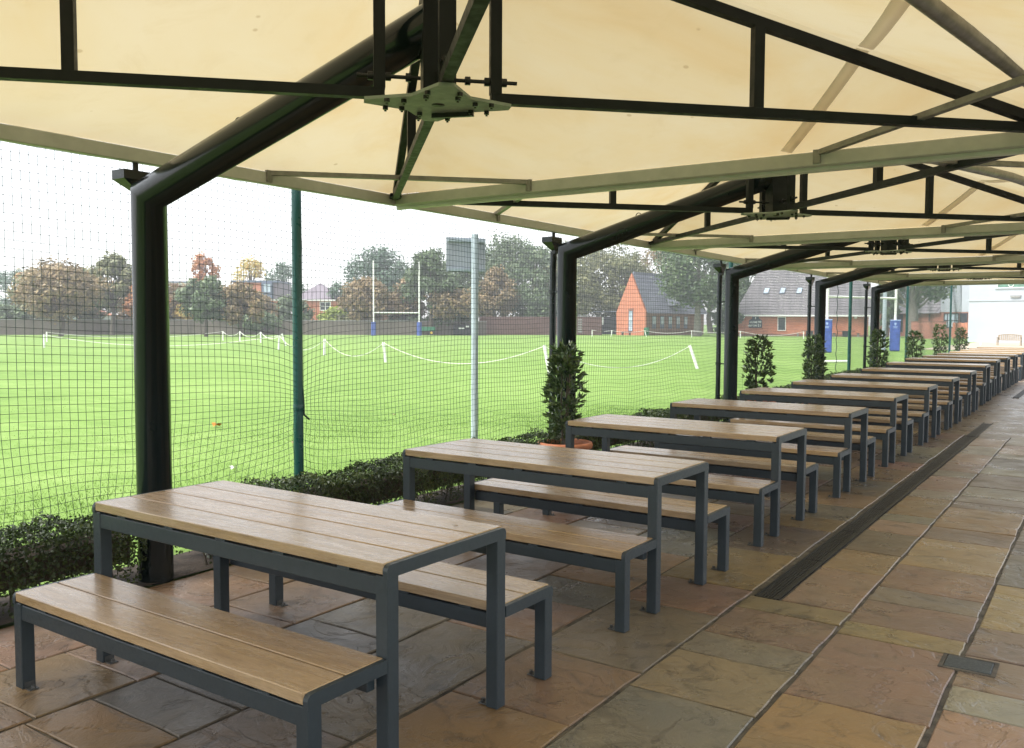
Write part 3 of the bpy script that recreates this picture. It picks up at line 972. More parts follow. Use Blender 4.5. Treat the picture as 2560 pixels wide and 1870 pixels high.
    for A, B, fn in (((2.10, y1 - 0.06), (2.735, 1.515), fz), ((2.755, 1.49), (3.12, 0.44), fzr)):
        sm_ = MB()
        n = 10
        d = Vector((B[0] - A[0], B[1] - A[1], 0)).normalized()
        sd_ = Vector((-d.y, d.x, 0)) * 0.034
        vs = []
        for i in range(n + 1):
            t = i / n
            x, y = A[0] + (B[0] - A[0]) * t, A[1] + (B[1] - A[1]) * t
            for sg in (-1, 1):
                xx, yy = x + sd_.x * sg, y + sd_.y * sg
                for dz in (-0.006, -0.003):
                    vs.append((xx, yy, fn(xx, yy) + dz))
        fs = []
        for i in range(n):
            b = i * 4
            fs += [(b, b + 2, b + 6, b + 4), (b + 1, b + 5, b + 7, b + 3), (b, b + 4, b + 5, b + 1), (b + 2, b + 3, b + 7, b + 6)]
        sm_.add(vs, fs, True)
        sm_.build('seam', 'seam', root)
    # steel tie tube under the right-hand face
    MB().tube([(2.745, -2.385, 2.615), (3.13, -0.25, 2.725), (3.20, 0.16, 2.735), (3.55, 2.05, 2.70), (3.61, 2.385, 2.625)], 0.034, 12).build('tie_tube', 'galv', root)
    # rain hopper and down pipe behind the post
    hp = MB()
    hx_, hy_ = -1.215, 0.115
    vs = []
    for (w, z) in ((0.105, 2.50), (0.105, 2.445), (0.04, 2.365), (0.04, 2.33)):
        for a, b in ((-1, -1), (1, -1), (1, 1), (-1, 1)):
            vs.append((hx_ + a * w * 0.6 + 0.02, hy_ + b * w - (0.07 if w > 0.05 else 0.0), z))
    fs = [(0, 1, 2, 3), (15, 14, 13, 12)]
    for r in range(3):
        for k in range(4):
            k2 = (k + 1) % 4
            fs.append((r * 4 + k, r * 4 + k2, (r + 1) * 4 + k2, (r + 1) * 4 + k))
    hp.add(vs, fs)
    hp.tube([(hx_ + 0.04, hy_ - 0.07, 2.56), (hx_ + 0.04, hy_ - 0.07, 2.49)], 0.018, 10)
    hp.build('rain_hopper', 'post', root)
    dpp = MB().tube([(hx_, hy_, 2.36), (hx_, hy_, 2.28), (hx_ + 0.005, hy_ - 0.02, 2.18), (hx_ + 0.005, hy_ - 0.02, 0.02)], 0.036, 14)
    for z in (0.95, 1.9):
        dpp.tube([(hx_ + 0.005, hy_ - 0.02, z), (hx_ + 0.005, hy_ - 0.02, z + 0.04)], 0.043, 14)
        dpp.bar((hx_, hy_ - 0.02, z + 0.02), (hx_ + 0.18, hy_ - 0.10, z + 0.02), 0.02, 0.02)
    dpp.build('down_pipe', 'post', root)
    return root


c0 = make_canopy()
cans = [c0] + [copy_tree(c0) for _ in range(4)] + [copy_tree(c0)]  # last copy: unseen canopy added to keep sun off the near floor
for k, c in enumerate(cans):
    y = PY0 + (k if k < 5 else -1) * PD
    c.location = (0, y, gz(y))
    tag(c, ['nearest cream canvas canopy on a cranked black post, over the first tables',
            'second cream canvas canopy from the front, its post behind a potted bay tree',
            'third cream canvas canopy from the front, in the middle of the row',
            'fourth cream canvas canopy from the front, second from the far end',
            'farthest cream canvas canopy, at the bright end of the patio',
            'added cream canvas canopy behind the camera, unseen, shading the near floor'][k], 'canopy', 'canvas canopies on cranked black posts')

# ------------------------------------------------------------------ safety net and its poles
NXP = -1.56
POLES = [2.58, 12.1, 20.3, 27.55, 36.5]


def net_disp(Y, Z):
    X = np.full_like(Y, NXP)
    Y2, Z2 = Y.copy(), Z.copy()
    for i, (yp, zt, st) in enumerate(((2.58, 0.93, 0.62), (12.1, 1.3, 0.3), (20.3, 1.1, 0.35), (27.55, 1.1, 0.3))):
        dy = Y - yp
        w = st * np.exp(-np.abs(dy) / 0.42) * np.exp(-((Z - zt) / 0.62) ** 2)
        Z2 += (zt - Z) * w
        Y2 -= dy * w * 0.35
        X += 0.05 * np.exp(-np.abs(dy) / 0.5)
    X += 0.05 * np.sin(Y * 0.7 + 0.4) * np.sin(Z * 0.9) + 0.02 * np.sin(Y * 2.3 + Z * 1.7)
    Z2 += 0.035 * np.sin(Y * 0.55 + 1.0) - 0.03 * np.cos((Y - 2.58) * 2 * PI / 9.0) + 0.012 * np.sin(Y * 2.6 + Z * 1.2)
    Z2 += 0.05 * (Y - 4) / 4 * np.exp(-((Y - 5) / 3.0) ** 2)
    lo = np.clip((1.1 - Z) / 1.0, 0, 1)
    Y2 += lo * 0.022 * np.sin(Y * 7.1 + Z * 9) + 0.008 * np.sin(Z * 3 + Y * 3)
    Z2 += lo * 0.025 * np.sin(Y * 5.3 + Z * 6.0)
    return np.stack([X, Y2, np.maximum(Z2, 0.0)], -1)


def strands(P, rad):
    """P: strands x points x 3 -> three-sided twine"""
    ns, npt, _ = P.shape
    D = np.gradient(P, axis=1)
    D /= np.linalg.norm(D, axis=2, keepdims=True) + 1e-9
    A = np.cross(D, np.array([1.0, 0.02, 0.03]))
    A /= np.linalg.norm(A, axis=2, keepdims=True) + 1e-9
    B = np.cross(D, A)
    ring = np.stack([P + rad * (A * math.cos(t) + B * math.sin(t)) for t in (0, 2 * PI / 3, 4 * PI / 3)], 2)
    V = ring.reshape(-1, 3)
    base = (np.arange(ns)[:, None] * npt + np.arange(npt - 1)[None, :]).reshape(-1) * 3
    Fs = []
    for k in range(3):
        k2 = (k + 1) % 3
        Fs.append(np.stack([base + k, base + k2, base + 3 + k2, base + 3 + k], 1))
    return V, np.concatenate(Fs)


CELL = 0.052
parts = []
for (ya, yb, seg) in ((-2.0, 13.0, 0.09), (13.0, 40.0, 0.25)):
    yv = np.arange(ya, yb, CELL)
    zv = np.arange(0.06, 4.2, seg)
    Y, Z = np.meshgrid(yv, zv, indexing='ij')
    parts.append(strands(net_disp(Y, Z), 0.0018 if ya < 10 else 0.0017))
    zh = np.arange(0.06, 4.2, CELL)
    yh = np.arange(ya, yb + seg * 0.5, seg)
    Z, Y = np.meshgrid(zh, yh, indexing='ij')
    parts.append(strands(net_disp(Y, Z), 0.0018 if ya < 10 else 0.0017))
# knots, where they can be seen
yv = np.arange(-2.0, 7.0, CELL)
zv = np.arange(0.06, 3.2, CELL)
Y, Z = np.meshgrid(yv, zv, indexing='ij')
K = net_disp(Y, Z).reshape(-1, 3)
oc = np.array([(1, 0, 0), (-1, 0, 0), (0, 1, 0), (0, -1, 0), (0, 0, 1), (0, 0, -1)]) * 0.0032
KV = (K[:, None, :] + oc[None]).reshape(-1, 3)
kf = np.array([(0, 2, 4, 4), (2, 1, 4, 4), (1, 3, 4, 4), (3, 0, 4, 4), (2, 0, 5, 5), (1, 2, 5, 5), (3, 1, 5, 5), (0, 3, 5, 5)])[:, :3]
off = 0
Vs, Fs = [], []
for V_, F_ in parts:
    Vs.append(V_)
    Fs.append(F_ + off)
    off += len(V_)
net = thing('safety_net', 'tall dark green square-mesh safety net hung along the field side of the patio', 'net', (0, 0, 0))
link('mesh_panel', np_mesh('mesh_panel', np.concatenate(Vs), np.concatenate(Fs), 4), 'net', net)
KF = (np.arange(len(K))[:, None, None] * 6 + kf[None]).reshape(-1, 3)
link('twine_knots', np_mesh('twine_knots', KV, KF, 3), 'net', net)
# loose tie at the first pole
MB().tube([(NXP + 0.10, 2.605, 1.06), (NXP + 0.105, 2.61, 0.92), (NXP + 0.105, 2.612, 0.85), (NXP + 0.125, 2.65, 0.81)], 0.008, 6).build('tie_cord', 'net', net)
MB().tube([(NXP + 0.03, 19.2, 0.1 + i * 0.16) if i % 2 else (NXP + 0.05, 19.2 + 0.02 * (i % 3), 0.1 + i * 0.16) for i in range(26)], 0.008, 5).build('hanging_cord', 'net', net)

pm = MB().tube([(0, 0, 0), (0, 0, 5.2)], 0.039, 18).lathe([(0.0, 5.215), (0.042, 5.21), (0.042, 5.19)], 18).mesh('pole')
collar = MB().lathe([(0.039, 0.88), (0.0408, 0.885), (0.0408, 0.93), (0.039, 0.935)], 18).mesh('tie_collar')
for i, y in enumerate(POLES):
    r = thing('net_pole', ['teal green net pole nearest the camera, standing in the low hedge',
                           'teal green net pole mostly hidden behind the third canopy post',
                           'teal green net pole between the fourth and fifth canopy posts',
                           'teal green net pole just right of the blue padded goal post',
                           'thin teal green net pole in front of the far brick building'][i], 'pole', (NXP + 0.075, y, gz(y)), 0, 'teal net poles')
    link('pole', pm, 'netpole', r)
    link('tie_collar', collar, 'netpole', r)

# grey sign pole with the back of a sign plate, beyond the net
sg = thing('sign_post', 'grey metal pole with the plain back of a square sign, behind the net', 'sign', (-2.3, 6.02, 0))
MB().tube([(0, 0, 0), (0, 0, 2.60)], 0.041, 18).lathe([(0, 2.602), (0.041, 2.60)], 18).build('pole', 'alu', sg)
dvec = Vector((0.56, 0.83, 0)).normalized()
nv = Vector((dvec.y, -dvec.x, 0))
sp_ = MB()
cen = Vector((-0.06, 0.045, 2.37)) - nv * 0.05 - dvec * 0.055
sp_.bar(cen - dvec * 0.255, cen + dvec * 0.225, 0.006, 0.40)
plate = sp_.build('sign_plate', 'alu_dark', sg)
for dz_ in (0.165, -0.175):
    MB().bar(cen - dvec * 0.24 + Vector((0, 0, dz_)) + nv * 0.016, cen + dvec * 0.21 + Vector((0, 0, dz_)) + nv * 0.016, 0.02, 0.03).build('stiffener', 'alu', plate)

# ------------------------------------------------------------------ low box hedge, segment by segment
def hedge(y0, y1, label, dens, size):
    h = 0.41
    xa, xb = -1.30, -0.86
    r = thing('box_hedge', label, 'hedge', (0, (y0 + y1) / 2, gz((y0 + y1) / 2)), 0, 'low box hedges under the net')
    ly = (y1 - y0) / 2
    A = 2 * (xb - xa + 2 * h) * ly
    n = int(A * dens)
    s = rng.uniform(0, xb - xa + 2 * h, n)
    yy = rng.uniform(-ly, ly, n)
    W = xb - xa
    x = np.where(s < h, xa, np.where(s < h + W, xa + (s - h), xb))
    z = np.where(s < h, s, np.where(s < h + W, h, h - (s - h - W)))
    nx = np.where(s < h, -1.0, np.where(s < h + W, 0.0, 1.0))
    nz = np.where((s >= h) & (s < h + W), 1.0, 0.15)
    lump = 0.025 * np.sin(yy * 5.1 + 1.3 + y0) + 0.018 * np.sin(yy * 11.7 + x * 9) + 0.015 * np.sin(yy * 23 + z * 17)
    d = rng.exponential(0.022, n) - lump
    x = x - nx * d
    z = z - (nz > 0.5) * d + rng.normal(0, 0.008, n)
    keep = (z > 0.04) & ((z > 0.16) | (rng.uniform(0, 1, n) < 0.35))
    P = np.stack([x, yy, z], 1)[keep]
    Nn = np.stack([nx, np.zeros(n), nz], 1)[keep]
    V, F = leaf_quads(P, Nn, size, 0.55, 0.7)
    o = link('foliage', np_mesh('foliage', V, F, 4), 'hedge', r)
    ci = MB()
    ci.prism([(xa + 0.10, 0.16), (xb - 0.10, 0.16), (xb - 0.09, h - 0.09), (xa + 0.09, h - 0.09)], 'y', -ly + 0.06, ly - 0.06)
    ci.build('inner_twigs', 'soil', r)
    stm = MB()
    for i in range(int(ly * 2 / 0.14)):
        y = -ly + 0.07 + i * 0.14 + random.uniform(-0.03, 0.03)
        for k in range(2):
            xs_ = random.uniform(xa + 0.12, xb - 0.10)
            stm.tube([(xs_, y, 0), (xs_ + random.uniform(-0.05, 0.05), y + random.uniform(-0.06, 0.06), 0.2), (xs_ + random.uniform(-0.1, 0.1), y + random.uniform(-0.1, 0.1), 0.34)], [0.006, 0.005, 0.003], 5)
    stm.build('stems', 'bark', r)


hedge(-4.4, 0.84, 'low dark box hedge left of the first canopy post', 9500, 0.012)
hedge(1.28, 5.70, 'low box hedge between the first and second canopy posts', 9500, 0.012)
hedge(6.05, 10.6, 'low box hedge between the second and third canopy posts', 4200, 0.016)
hedge(11.0, 15.5, 'low box hedge between the third and fourth canopy posts', 1600, 0.021)
hedge(16.0, 23.0, 'low box hedge along the far part of the patio', 1000, 0.026)

# ------------------------------------------------------------------ potted bay trees
def bay(x, y, top, seed, label, wid=0.17):
    R = random.Random(seed)
    z0 = gz(y)
    r = thing('potted_bay_tree', label, 'potted plant', (x, y, z0), R.uniform(0, 6), 'clipped bay trees in terracotta pots')
    MB().lathe([(0.0, 0.0), (0.17, 0.0), (0.185, 0.02), (0.235, 0.30), (0.245, 0.315), (0.275, 0.33), (0.283, 0.36), (0.275, 0.385), (0.258, 0.39), (0.243, 0.375), (0.235, 0.33)], 32).build('pot', 'terracotta', r)
    MB().lathe([(0.0, 0.345), (0.237, 0.335)], 24).build('soil', 'soil', r)
    st = MB()
    for k in range(4):
        a = R.uniform(0, 6.28)
        st.tube([(0.02 * math.cos(a), 0.02 * math.sin(a), 0.33), (0.05 * math.cos(a + 0.6), 0.05 * math.sin(a + 0.6), 0.75), (0.06 * math.cos(a + 1), 0.06 * math.sin(a + 1), top * 0.92)], [0.012, 0.009, 0.004], 6)
    st.build('stem', 'bark', r)
    V, Fq = [], []
    n_tw = 330
    h0 = 0.40
    for i in range(n_tw):
        t = R.random()
        zc = h0 + (top - 0.05 - h0) * t
        ww = wid * (0.72 + 0.28 * math.sin(PI * min(1, t * 1.05))) * (1 + 0.22 * math.sin(zc * 13 + seed) * R.random()) * (1 - 0.35 * max(0, t - 0.85) / 0.15)
        rad = ww * math.sqrt(R.uniform(0.02, 1.0))
        a = R.uniform(0, 2 * PI)
        c = Vector((rad * math.cos(a), rad * math.sin(a), zc))
        outd = Vector((math.cos(a), math.sin(a), R.uniform(0.2, 1.4))).normalized()
        for k in range(R.randint(3, 5)):
            d = (outd + Vector((R.gauss(0, 0.55), R.gauss(0, 0.55), R.gauss(0.1, 0.45)))).normalized()
            Ln = R.uniform(0.055, 0.095)
            wd = Ln * R.uniform(0.17, 0.23)
            side = d.cross(Vector((R.gauss(0, 1), R.gauss(0, 1), R.gauss(0, 1))))
            if side.length < 1e-3:
                continue
            side.normalize()
            nrm = side.cross(d)
            b = len(V)
            c1 = c + d * 0.008
            V += [c1, c1 + d * Ln * 0.4 + side * wd + nrm * wd * 0.35, c1 + d * Ln * 0.45 - nrm * wd * 0.1, c1 + d * Ln * 0.4 - side * wd + nrm * wd * 0.35, c1 + d * Ln]
            Fq += [(b, b + 1, b + 2), (b, b + 2, b + 3), (b + 2, b + 1, b + 4), (b + 3, b + 2, b + 4)]
    link('foliage', np_mesh('foliage', [v[:] for v in V], Fq, 3), 'bay', r)


bay(-0.72, 5.42, 1.40, 3, 'tall bay tree in a terracotta pot, nearest one, before the second canopy post', 0.17)
bay(-0.72, 11.3, 1.42, 4, 'second bay tree from the front, right of the third canopy post', 0.20)
bay(-0.72, 14.4, 1.40, 5, 'third bay tree from the front, hiding the foot of the fourth canopy post', 0.19)
bay(-0.72, 19.87, 1.40, 6, 'fourth bay tree from the front, beside the farthest canopy post', 0.20)
bay(-0.72, 24.5, 1.36, 7, 'fifth bay tree from the front, pale and bushy beyond the canopies', 0.22)
bay(-0.72, 28.8, 1.55, 8, 'sixth bay tree from the front, tall and pale before the brick building', 0.21)
bay(-0.72, 33.6, 1.42, 9, 'farthest bay tree, at the corner of the white building', 0.22)
mcb = MB().tube([(-0.62, 25.0 + i * 0.35, 0.62 - 0.22 * math.sin(PI * i / 10)) for i in range(11)], 0.010, 6).build('slack_cord', 'net')
mcb.location.z = gz(26)
tag(mcb, 'slack dark cord hanging between the fifth and sixth bay trees', 'cord')

# ------------------------------------------------------------------ rope posts and ropes on the field
RP = [('L1', -48.7, 25.7, 0.78, 0.0), ('rp6', -36.0, 32.5, 0.82, 0.05), ('rp8', -27.5, 27.9, 0.78, 0.03), ('rp9', -20.1, 24.1, 0.80, -0.09), ('rp10', -11.4, 22.4, 0.86, -0.16), ('rp11', -8.3, 27.4, 0.82, -0.30),
      ('L2', -62.6, 33.3, 0.76, 0), ('rp3', -58.0, 45.7, 0.78, 0), ('rp4', -54.2, 44.4, 0.82, 0), ('rp5', -49.8, 42.8, 0.82, 0), ('rp7', -41.8, 38.2, 0.8, -0.28),
      ('g1', -48.8, 92.9, 0.78, 0), ('g2', -46.4, 93.3, 0.74, 0.1), ('g3', -43.1, 96.2, 0.74, -0.25), ('f1', -36.8, 95.1, 0.8, 0), ('f2', -30.7, 94.4, 0.8, 0), ('f3', -24.0, 95.5, 0.8, 0), ('f4', -14.5, 92.0, 0.8, 0), ('fr', -4.8, 77.2, 0.86, -0.12)]
RLAB = {'L1': 'white rope post farthest left, beside the left wall section', 'rp6': 'white rope post just left of the nearest teal net pole', 'rp8': 'white rope post just right of the nearest teal net pole', 'rp9': 'white rope post in front of the distant rugby posts', 'rp10': 'leaning white rope post beside the second canopy post',
        'rp11': 'leaning white rope post with a V of rope, left of the third canopy post', 'L2': 'short white rope post at far left, behind its neighbour', 'rp3': 'left one of three upright white rope posts before the wall', 'rp4': 'middle one of three upright white rope posts before the wall', 'rp5': 'right one of three upright white rope posts before the wall',
        'rp7': 'slanting white rope post touching the nearest teal net pole', 'g1': 'tiny white rope post before the dark fence by the gabled hall', 'g2': 'tiny white rope post at the left corner of the gabled hall', 'g3': 'tiny slanting white rope post by the green bin', 'f1': 'small white rope post under the large tree',
        'f2': 'small white rope post at the left end of the long brick hall', 'f3': 'small white rope post before the middle of the long brick hall', 'f4': 'small white rope post before the brick building by the trunk', 'fr': 'white rope post before the white building'}
tops = {}
for (n, x, y, h, lean) in RP:
    vx = np.array([x - CAM[0], y - CAM[1]])
    vx = vx / np.linalg.norm(vx)
    sx, sy = vx[1], -vx[0]
    topx, topy = x + sx * lean * h * 1.2, y + sy * lean * h * 1.2
    m = MB().tube([(0, 0, -0.05), (topx - x, topy - y, h)], 0.055, 8)
    o = m.build('rope_post', 'white')
    o.location = (x, y, 0)
    tag(o, RLAB[n], 'rope post', 'white rope posts on the field')
    tops[n] = Vector((topx, topy, h - 0.03))


def rope(a, b, sag, label, r=0.012):
    A, B = tops[a], tops[b]
    pts = []
    for i in range(25):
        t = i / 24
        p = A.lerp(B, t)
        p.z = max(0.03, p.z - sag * 4 * t * (1 - t))
        pts.append(p)
    o = MB().tube(pts, r, 5).build('rope', 'rope')
    tag(o, label, 'rope', 'white ropes between the posts')


rope('L1', 'rp6', 0.62, 'long white rope sagging across the left of the field', 0.015)
rope('rp6', 'rp8', 0.66, 'white rope sagging behind the nearest teal net pole')
rope('rp8', 'rp9', 0.66, 'white rope sagging right of the nearest teal net pole')
rope('rp9', 'rp10', 0.70, 'white rope sagging behind the grey sign pole')
rope('rp10', 'rp11', 0.74, 'white rope sagging to the ground right of the second canopy post')
rope('L2', 'rp3', 0.45, 'far white rope sagging behind the first canopy post', 0.015)
rope('rp3', 'rp4', 0.35, 'far white rope between the left and middle upright posts', 0.02)
rope('rp4', 'rp5', 0.40, 'far white rope between the middle and right upright posts', 0.02)
rope('rp5', 'rp7', 0.40, 'far white rope running to the slanting post', 0.02)
rope('g1', 'g2', 0.12, 'tiny white rope before the dark fence', 0.018)
rope('g2', 'g3', 0.2, 'tiny white rope before the gabled hall', 0.018)
rope('g3', 'f1', 0.3, 'tiny white rope under the large tree', 0.018)
rope('f1', 'f2', 0.2, 'tiny white rope right of the large tree', 0.018)
rope('f2', 'f3', 0.45, 'tiny white rope before the long brick hall', 0.018)
o = MB().tube([(-0.42, -0.25, 0.05), (0.42, 0.28, 0.06)], 0.05, 8).build('fallen_post', 'white')
o.location = (-5.6, 35.5, 0)
tag(o, 'white post lying flat on the grass behind the fourth bay tree', 'post')

# ------------------------------------------------------------------ rugby posts
def goal(name_label, a, b, bar, top, rad, prad, pad_h, square=False):
    A, B = Vector((*a, 0)), Vector((*b, 0))
    r = thing('rugby_goal', name_label, 'goal posts', A[:])
    D = B - A
    for P in (Vector((0, 0, 0)), D):
        MB().tube([P, P + Vector((0, 0, top))], rad, 12).build('upright', 'white', r)
        if square:
            m = MB().cbox(-prad, prad, -prad * 0.8, prad * 0.8, 0.0, pad_h, 0.05)
            pd = m.build('post_pad', 'blue', r)
            tr = MB()
            tr.cbox(-prad - 0.012, prad + 0.012, -prad * 0.8 - 0.012, prad * 0.8 + 0.012, pad_h - 0.05, pad_h + 0.012, 0.01)
            tr.build('pad_trim', 'padtrim', pd)
            cr = MB()
            cr.prism([(-0.06, pad_h - 0.16), (0.06, pad_h - 0.16), (0.06, pad_h - 0.26), (0, pad_h - 0.34), (-0.06, pad_h - 0.26)], 'y', -prad * 0.8 - 0.008, -prad * 0.8 + 0.01)
            cr.box(-0.12, 0.12, -prad * 0.8 - 0.006, -prad * 0.8 + 0.01, pad_h - 0.42, pad_h - 0.385)
            cr.box(-0.10, 0.10, -prad * 0.8 - 0.006, -prad * 0.8 + 0.01, pad_h - 0.48, pad_h - 0.45)
            cr.build('crest', 'padtrim', pd)
            pd.location = P
            pd.rotation_euler = (0, 0, 0.25)
        else:
            pd = MB().lathe([(0.0, pad_h), (prad, pad_h), (prad, 0), (0, 0)], 14, P, False).build('post_pad', 'blue', r)
    MB().tube([Vector((0, 0, bar)), D + Vector((0, 0, bar))], rad * 0.85, 10).build('crossbar', 'white', r)


goal('distant white rugby posts with blue pads before the brick wall', (-69.7, 76.6), (-66.2, 80.9), 2.75, 8.95, 0.085, 0.30, 1.62)
goal('nearer rugby posts with large blue pads, right of the fourth canopy post', (-9.45, 48.9), (-6.95, 54.6), 3.15, 9.5, 0.075, 0.28, 1.86, True)
mpole = thing('lamp_mast', 'pale grey mast standing beside the right blue goal pad', 'mast', (-7.75, 55.5, 0))
MB().tube([(0, 0, 0), (0, 0, 8)], [0.13, 0.10], 14).build('shaft', 'alu', mpole)
MB().lathe([(0.22, 0), (0.22, 0.03), (0.13, 0.03)], 14).build('base_plate', 'alu', mpole)

# ------------------------------------------------------------------ boundary wall and fence
def wallrun(name, label, cat, a, b, h, th, mat, cop=None, pier=None):
    A, B = Vector((*a, 0)), Vector((*b, 0))
    L = (B - A).length
    r = thing(name, label, cat, A[:], math.atan2(B.y - A.y, B.x - A.x))
    MB().box(0, L, 0, th, -0.2, h).build('wall_face' if cat == 'wall' else 'boarding', mat, r)
    if cop:
        MB().box(-0.03, L + 0.03, -0.05, th + 0.05, h, h + 0.09).build('coping', cop, r)
    if pier:
        for s in np.arange(pier / 2, L, pier):
            MB().box(s - 0.2, s + 0.2, -0.12, 0.001, -0.2, h + 0.03).build('pier', mat, r)
    return r


wallrun('boundary_wall', 'weathered brown brick wall along the far left side of the field', 'wall', (-108.0, 30.0), (-91.5, 62.0), 1.68, 0.3, 'stockwall', 'concrete', 9)
wallrun('boundary_wall', 'long weathered brick wall behind the distant rugby posts', 'wall', (-91.4, 62.2), (-63.0, 90.5), 1.72, 0.3, 'stockwall', 'concrete', 7)
fr = thing('timber_fence', 'dark brown close-boarded timber fence left of the gabled hall', 'fence', (-65.7, 92.6, 0), math.atan2(9.2, 12.2))
LF = 16.4
MB().box(0, LF, 0.05, 0.08, 0.0, 2.38).build('backing_rail', 'timber', fr)
bdm = MB().box(0, 0.30, 0, 0.045, 0.02, 2.42).mesh('board')
for i in range(int(LF / 0.32)):
    o = link('board', bdm, 'timber', fr)
    o.location = (i * 0.32, 0 if i % 2 else -0.02, random.uniform(-0.02, 0.02))
# lattice panel of pale blocks in the fence
lp = MB()
for i in range(6):
    for j in range(2):
        lp.box(13.2 + j * 0.28, 13.42 + j * 0.28, -0.04, -0.022, 0.35 + i * 0.32, 0.55 + i * 0.32)
lp.build('lattice', 'concrete', fr)

sh = thing('store_shed', 'low black shed with a shallow roof behind the dark fence', 'shed', (-61.5, 108.5, 0), 0.5)
MB().box(0, 7.6, 0, 4, 0, 2.55).build('wall', 'shed', sh)
MB().prism([(-0.3, 2.56), (2.2, 3.35), (7.9, 3.35), (7.9, 3.2), (2.3, 3.2), (0, 2.5)], 'y', -0.5, 4.2).build('roof', 'tile_grey', sh)
MB().box(3.9, 5.2, -0.06, -0.01, 1.4, 2.45).build('window', 'white', sh)
wt = MB().lathe([(0, 2.9), (0.55, 2.85), (0.62, 2.7), (0.62, 0.0)], 18).build('water_tank', 'concrete')
wt.location = (-58.6, 107.7, 0)
tag(wt, 'pale round tank standing between the dark fence and the shed', 'tank')


# ------------------------------------------------------------------ buildings
def window(parent, x0, x1, z0, z1, y, fmat='white', pane='glass', fr_=0.07, bars=0, barh=0):
    m = MB()
    m.box(x0, x1, y - 0.05, y + 0.04, z0, z0 + fr_).box(x0, x1, y - 0.05, y + 0.04, z1 - fr_, z1)
    m.box(x0, x0 + fr_, y - 0.05, y + 0.04, z0 + fr_, z1 - fr_).box(x1 - fr_, x1, y - 0.05, y + 0.04, z0 + fr_, z1 - fr_)
    for i in range(bars):
        xx = x0 + (x1 - x0) * (i + 1) / (bars + 1)
        m.box(xx - fr_ / 2.5, xx + fr_ / 2.5, y - 0.045, y + 0.03, z0 + fr_, z1 - fr_)
    for i in range(barh):
        zz = z0 + (z1 - z0) * (i + 1) / (barh + 1)
        m.box(x0 + fr_, x1 - fr_, y - 0.042, y + 0.028, zz - fr_ / 2.5, zz + fr_ / 2.5)
    w = m.build('window', fmat, parent)
    MB().box(x0 + fr_, x1 - fr_, y - 0.012, y + 0.01, z0 + fr_, z1 - fr_).build('pane', pane, w)
    return w


def tiled_slope(parent_roof, p_eave0, p_eave1, p_ridge0, p_ridge1, n, mat, name='tile_course'):
    """overlapping courses of tiles between an eave line and a ridge line"""
    e0, e1, r0, r1 = [Vector(p) for p in (p_eave0, p_eave1, p_ridge0, p_ridge1)]
    nrm = (e1 - e0).cross(r0 - e0).normalized()
    if nrm.z < 0:
        nrm = -nrm
    for i in range(n):
        t0_, t1_ = i / n, min(1.0, (i + 1.18) / n)
        a0, a1 = e0.lerp(r0, t0_), e1.lerp(r1, t0_)
        b0, b1 = e0.lerp(r0, t1_), e1.lerp(r1, t1_)
        up_ = nrm * 0.07
        lo = nrm * 0.012
        th = nrm * -0.035
        MB().add([a0 + up_, a1 + up_, b1 + lo, b0 + lo, a0 + up_ + th, a1 + up_ + th, b1 + lo + th, b0 + lo + th],
                 [(0, 1, 2, 3), (4, 7, 6, 5), (0, 4, 5, 1), (1, 5, 6, 2), (2, 6, 7, 3), (3, 7, 4, 0)]).build(name, mat, parent_roof)


# gabled brick hall
gh = thing('gabled_hall', 'orange brick hall with a steep pointed gable and grey tiled roof', 'building', (-52.4, 106.2, 0), -0.15)
MB().prism([(0, -0.3), (4.75, -0.3), (4.75, 3.15), (2.38, 8.35), (0, 3.15)], 'y', 0, 0.35).build('gable_wall', 'brick', gh)
MB().box(0.02, 4.73, 0.352, 15, -0.3, 3.1).build('side_wall', 'brick3', gh)
rf = MB().add([(-0.15, -0.12, 3.0), (2.38, -0.12, 8.45), (4.9, -0.12, 3.0), (-0.15, 15.2, 3.0), (2.38, 15.2, 8.45), (4.9, 15.2, 3.0)], [(0, 1, 4, 3), (1, 2, 5, 4), (0, 3, 5, 2)]).build('roof', 'tile_grey', gh)
rf.location.y = 0.36
tiled_slope(rf, (4.95, -0.14, 2.95), (4.95, 15.2, 2.95), (2.40, -0.14, 8.46), (2.40, 15.2, 8.46), 20, 'tile_grey')
MB().bar((2.38, 0.2, 8.5), (2.38, 15.4, 8.5), 0.25, 0.12).build('ridge', 'tile_grey', rf)
dw = window(gh, 2.05, 2.72, 0.55, 3.3, -0.02, 'slate', 'paneblue', 0.06, 0, 3)
MB().box(1.98, 2.79, -0.05, 0.01, 3.32, 3.62).build('lintel', 'brick3', gh)
dm = thing_dm = MB().prism([(4.2, 4.1), (5.5, 4.1), (5.5, 4.3), (4.55, 5.9), (4.2, 5.9)], 'y', 6.0, 8.2).build('dormer', 'tile_grey', gh)
MB().add([(5.52, 6.2, 4.25), (5.52, 8.0, 4.25), (4.75, 7.1, 5.6)], [(0, 1, 2)]).build('dormer_gable', 'white', gh)
for k, yy in enumerate((1.6, 3.6, 5.6, 7.6, 9.6)):
    w = MB().box(4.73, 4.78, yy, yy + 0.9, 0.9, 2.6).build('window', 'slate', gh)
    MB().box(4.765, 4.79, yy + 0.08, yy + 0.82, 1.5, 2.5).build('pane', 'paneblue', w)
tp = MB().lathe([(0.05, 0.0), (0.34, 0.0), (0.37, 0.9), (0.38, 0.95), (0.3, 1.05), (0.0, 1.08)], 16).build('litter_bin', 'greenpl')
tp.location = (-47.2, 104.8, 0)
tag(tp, 'green litter bin at the right corner of the gabled hall', 'bin')
bsh = thing('stone_bench', 'small dark bench against the gabled hall', 'bench', (-50.4, 105.2, 0), -0.15)
MB().box(-0.7, 0.7, -0.2, 0.2, 0.42, 0.48).build('seat', 'timber', bsh)
